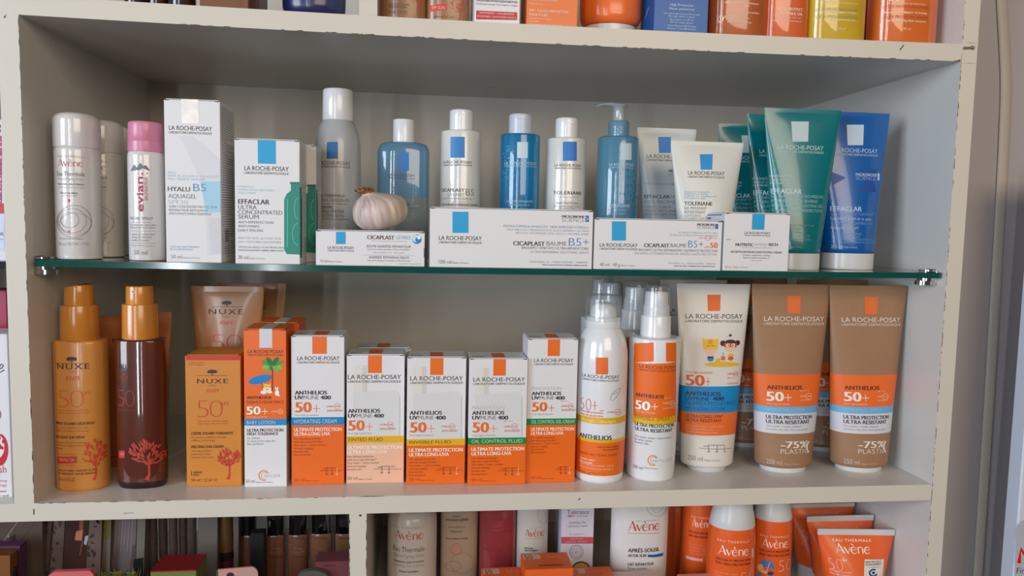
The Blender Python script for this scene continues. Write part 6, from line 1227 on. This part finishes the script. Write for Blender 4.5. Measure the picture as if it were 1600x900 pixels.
t = below('golden_tube', 'golden tube with a dark ring and crimson foot', 'tube', 353, 850, 84, ZB); k = t.k(353, 850); p = t.part('tube_body', mat('dull_gold', (111, 85, 48), rough=.35, metal=.5, noise=.08)); z1 = t.z(353, 860); z2 = t.z(353, 873); p.loft([(z1, 11 * k, 11 * k, 2), (126, 11.5 * k, 11.5 * k, 2)]); q = t.part('foot', mat('crimson_foot', (81, 19, 37), rough=.35)); q.loft([(0, 11 * k, 11 * k, 2), (z2, 11 * k, 11 * k, 2)]); q = t.part('ring', mat('dark_ring', (29, 19, 17), rough=.3)); q.loft([(z2, 11.6 * k, 11.6 * k, 2), (z2 + 1.5, 11.8 * k, 11.8 * k, 2), (z1, 11.2 * k, 11.2 * k, 2)]); t.done()
slab('slim_pack', 'narrow mauve strip pack between the golden tube and the foundation bottles', 'pack', [(366, 790), (373, 790), (371, BOT), (364, BOT)], 78, 10, mat('mauve_strip', (88, 75, 74), rough=.5, noise=.05))
# foundation bottles
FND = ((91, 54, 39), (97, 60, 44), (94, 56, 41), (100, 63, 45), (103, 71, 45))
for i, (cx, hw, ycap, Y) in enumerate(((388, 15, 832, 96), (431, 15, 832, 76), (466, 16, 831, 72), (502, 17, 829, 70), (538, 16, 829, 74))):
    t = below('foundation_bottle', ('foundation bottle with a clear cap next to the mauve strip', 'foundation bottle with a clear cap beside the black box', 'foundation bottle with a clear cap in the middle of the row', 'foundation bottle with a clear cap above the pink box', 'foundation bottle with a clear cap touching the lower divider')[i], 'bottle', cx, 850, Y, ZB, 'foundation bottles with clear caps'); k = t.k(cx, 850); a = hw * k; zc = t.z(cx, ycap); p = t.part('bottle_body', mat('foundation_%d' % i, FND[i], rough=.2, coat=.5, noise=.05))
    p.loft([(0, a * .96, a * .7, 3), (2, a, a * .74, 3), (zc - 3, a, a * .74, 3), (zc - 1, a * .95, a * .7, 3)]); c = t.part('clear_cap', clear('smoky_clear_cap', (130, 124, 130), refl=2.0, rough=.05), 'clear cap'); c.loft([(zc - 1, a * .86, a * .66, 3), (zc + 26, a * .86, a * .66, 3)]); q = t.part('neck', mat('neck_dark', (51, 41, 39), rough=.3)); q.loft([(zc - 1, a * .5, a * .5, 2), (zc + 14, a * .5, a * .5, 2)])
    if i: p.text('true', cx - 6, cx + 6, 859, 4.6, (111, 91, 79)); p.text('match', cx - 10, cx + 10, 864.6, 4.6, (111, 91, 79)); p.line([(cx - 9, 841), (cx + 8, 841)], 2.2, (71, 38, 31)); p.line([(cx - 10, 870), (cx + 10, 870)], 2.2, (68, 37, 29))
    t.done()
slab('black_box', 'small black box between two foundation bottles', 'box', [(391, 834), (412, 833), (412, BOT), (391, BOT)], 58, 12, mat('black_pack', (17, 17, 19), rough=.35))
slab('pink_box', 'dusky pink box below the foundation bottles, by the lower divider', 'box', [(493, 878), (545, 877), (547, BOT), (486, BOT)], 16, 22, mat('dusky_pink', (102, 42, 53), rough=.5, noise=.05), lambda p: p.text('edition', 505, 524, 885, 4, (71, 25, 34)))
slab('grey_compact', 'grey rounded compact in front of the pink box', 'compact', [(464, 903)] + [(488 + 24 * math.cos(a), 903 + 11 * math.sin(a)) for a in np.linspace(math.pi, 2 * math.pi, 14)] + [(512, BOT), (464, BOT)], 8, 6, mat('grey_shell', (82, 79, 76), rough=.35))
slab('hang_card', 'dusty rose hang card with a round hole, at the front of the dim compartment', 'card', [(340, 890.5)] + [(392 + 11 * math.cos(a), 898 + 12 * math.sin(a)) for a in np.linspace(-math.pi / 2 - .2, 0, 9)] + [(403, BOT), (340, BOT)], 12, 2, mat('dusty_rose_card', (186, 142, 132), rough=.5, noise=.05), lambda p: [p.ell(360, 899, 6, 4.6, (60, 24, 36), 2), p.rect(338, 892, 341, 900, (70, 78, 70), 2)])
t = low_box('small green box with a dark red lid at the front of the dim compartment', 234, 306, 893.5, 34, mat('olive_green_card', (104, 112, 52), rough=.5, noise=.08), 8); f = t.part('lid', mat('dark_red_lid', (132, 16, 26), rough=.45, noise=.06), 'dark red lid'); f.box(-t.w / 2, t.w / 2, -t.d / 2, t.d / 2, t.h, t.h + 1.2, bev=.2); t.done()
slab('rose_card', 'rose pink rounded card at the front, beside the green tuft', 'card', [(74, BOT), (76, 899), (84, 894), (140, 892), (146, 898), (146, BOT)], 10, 5, mat('rose_pink', (206, 96, 100), rough=.45, noise=.04))
def tuft(p):
    rg = random.Random(5)
    for i in range(90):
        x0 = rg.uniform(-22, 22); l = rg.uniform(8, 16); a = rg.uniform(-1.1, 1.1); y0 = rg.uniform(-5, 5)
        p.add([(x0 - .5, y0, 0), (x0 + .5, y0, 0), (x0 + math.sin(a) * l * .6 + .4, y0, l * .6), (x0 + math.sin(a) * l, y0 + rg.uniform(-2, 2), l * .8 * math.cos(a) + 3)], [(0, 1, 2, 3)], mat('leaf_green', (71, 79, 39), rough=.6, noise=.2) if i % 4 else mat('leaf_gold', (125, 103, 37), rough=.5, noise=.2))
zz = Py(175, 893, 22)[2]
t = Thing('dried_posy', 'green and gold dried posy sticking up behind the rose pink card', 'dried plant', (Py(175, 895, 22)[0], 22, ZB)); p = t.part('stem_block', mat('posy_base', (66, 72, 42), rough=.8, noise=.2)); p.loft([(0, 20, 8, 2.5), (zz - ZB - 9, 22, 9, 2.5), (zz - ZB - 6, 18, 7, 2.5)]); q = t.part('leaves', mat('leaf_green', (96, 108, 54), rough=.6, noise=.2)); tuft(q); V = q.V
for v in V: v[:, 2] += zz - ZB - 11
t.done()

# ================================================================ the neighbouring bay at the edge of the frame
nb = board
gl = Part('glass_pane', mat('dark_glass_shelf', (40, 44, 52), rough=.15, coat=.5)); gl.box(-218, -17, 4, 290, ZG - 8, ZG - 2, bev=.3)
ob = gl.build(None); ob.name = 'glass_shelf'; tag(ob, 'dark edged glass shelf in the neighbouring bay at the edge of the frame', 'shelf')
def bay_box(label, name, xr, yt, yb, w, d, m, Y, zb, prints=None, cat='box'):
    x1 = Py(xr, (yt + yb) / 2, Y)[0]; z1 = Py(xr, yt, Y)[2]; t = Thing(name, label, cat, (x1 - w / 2, Y + d / 2, zb)); t.ymm = Y; h = z1 - zb; p = t.part('carton_body', m); p.box(-w / 2, w / 2, -d / 2, d / 2, 0, h, bev=.4); p.surf = Plane((0, -d / 2, 0), (1, 0, 0), (0, 0, 1), (0, -1, 0)); f = t.part('tuck_flap', m); f.box(-w / 2 + .6, w / 2 - .6, -d / 2 + .5, d / 2 - .5, h, h + .5, bev=.1); t.p = p; t.w, t.h = w, h
    if prints: prints(p)
    t.done(); return t
def crim(p):
    rg = random.Random(3)
    p.rect(-60, 212, 3.2, 332, (168, 70, 96), 1); p.rect(-60, 318, 7, 334, (190, 44, 66), 2)
    for i in range(26): y = rg.uniform(214, 322); p.line([(rg.uniform(-10, 0), y), (rg.uniform(1, 3.6), y + rg.uniform(-3, 3))], rg.uniform(1, 2.4), rg.choice(((120, 40, 70), (214, 140, 160), (90, 60, 80), (226, 190, 200))), 3)
    for y in (197, 204): p.rect(-8, y - 2, 1, y + 3, (40, 40, 54), 3)
    p.rect(-60, 336, 7, 392, (196, 204, 226), 2); p.text('SOS', -9, 6, 368, 5, (30, 50, 110), .02); p.text('serum', -9, 5, 375, 3.4, (60, 80, 130))
bay_box('white and crimson carton on the neighbouring glass shelf, its edge in view', 'carton', 7.5, 188, 396, 60, 40, mat('lilac_white_card', (212, 210, 220), rough=.4), 12, ZG - 2, crim)
def fresh(p):
    NVY = (26, 34, 100)
    p.line([(-4, 576), (3, 575.4), (5.4, 571), (2.4, 569), (-2, 574), (0, 582), (7, 578)], 1.8, NVY, 2); p.ell(0, 703, 13, 25, (192, 24, 44), 2); p.ell(-3, 698, 10, 18, (226, 220, 222), 3)
    for q in ((-1, 685, 2.4, 3.4), (5, 690, 2, 3), (4, 700, 2.2, 2.6), (-2, 698, 5, 5)): p.ell(*q, (192, 24, 44), 4)
    p.ell(-4, 648, 6, 9, (150, 110, 90), 2)
    p.text('wash', -18, 10, 739, 12, (190, 60, 70)); p.text('moisturising', -22, 11, 753, 4, (196, 90, 96)); p.text('technology', -22, 11, 760, 4, (196, 90, 96)); p.text('with water', -18, 11, 769, 3, (196, 40, 50), .02); p.text('250 ml', -14, 13, 776.5, 4, (70, 70, 80))
bay_box('white wash pack with red emblem and navy script in the neighbouring bay', 'wash_pack', 15.5, 523, 786, 60, 36, mat('wash_white', (216, 214, 218), rough=.35, noise=.02), 16, 0, fresh)
bay_box('crimson pack standing behind the white wash pack in the neighbouring bay', 'carton', 13.5, 455, 700, 70, 30, mat('crimson_card', (164, 40, 80), rough=.4, noise=.04), 70, 0)

for o in list(bpy.data.objects):
    if o.name == 'glyphs': bpy.data.objects.remove(o)
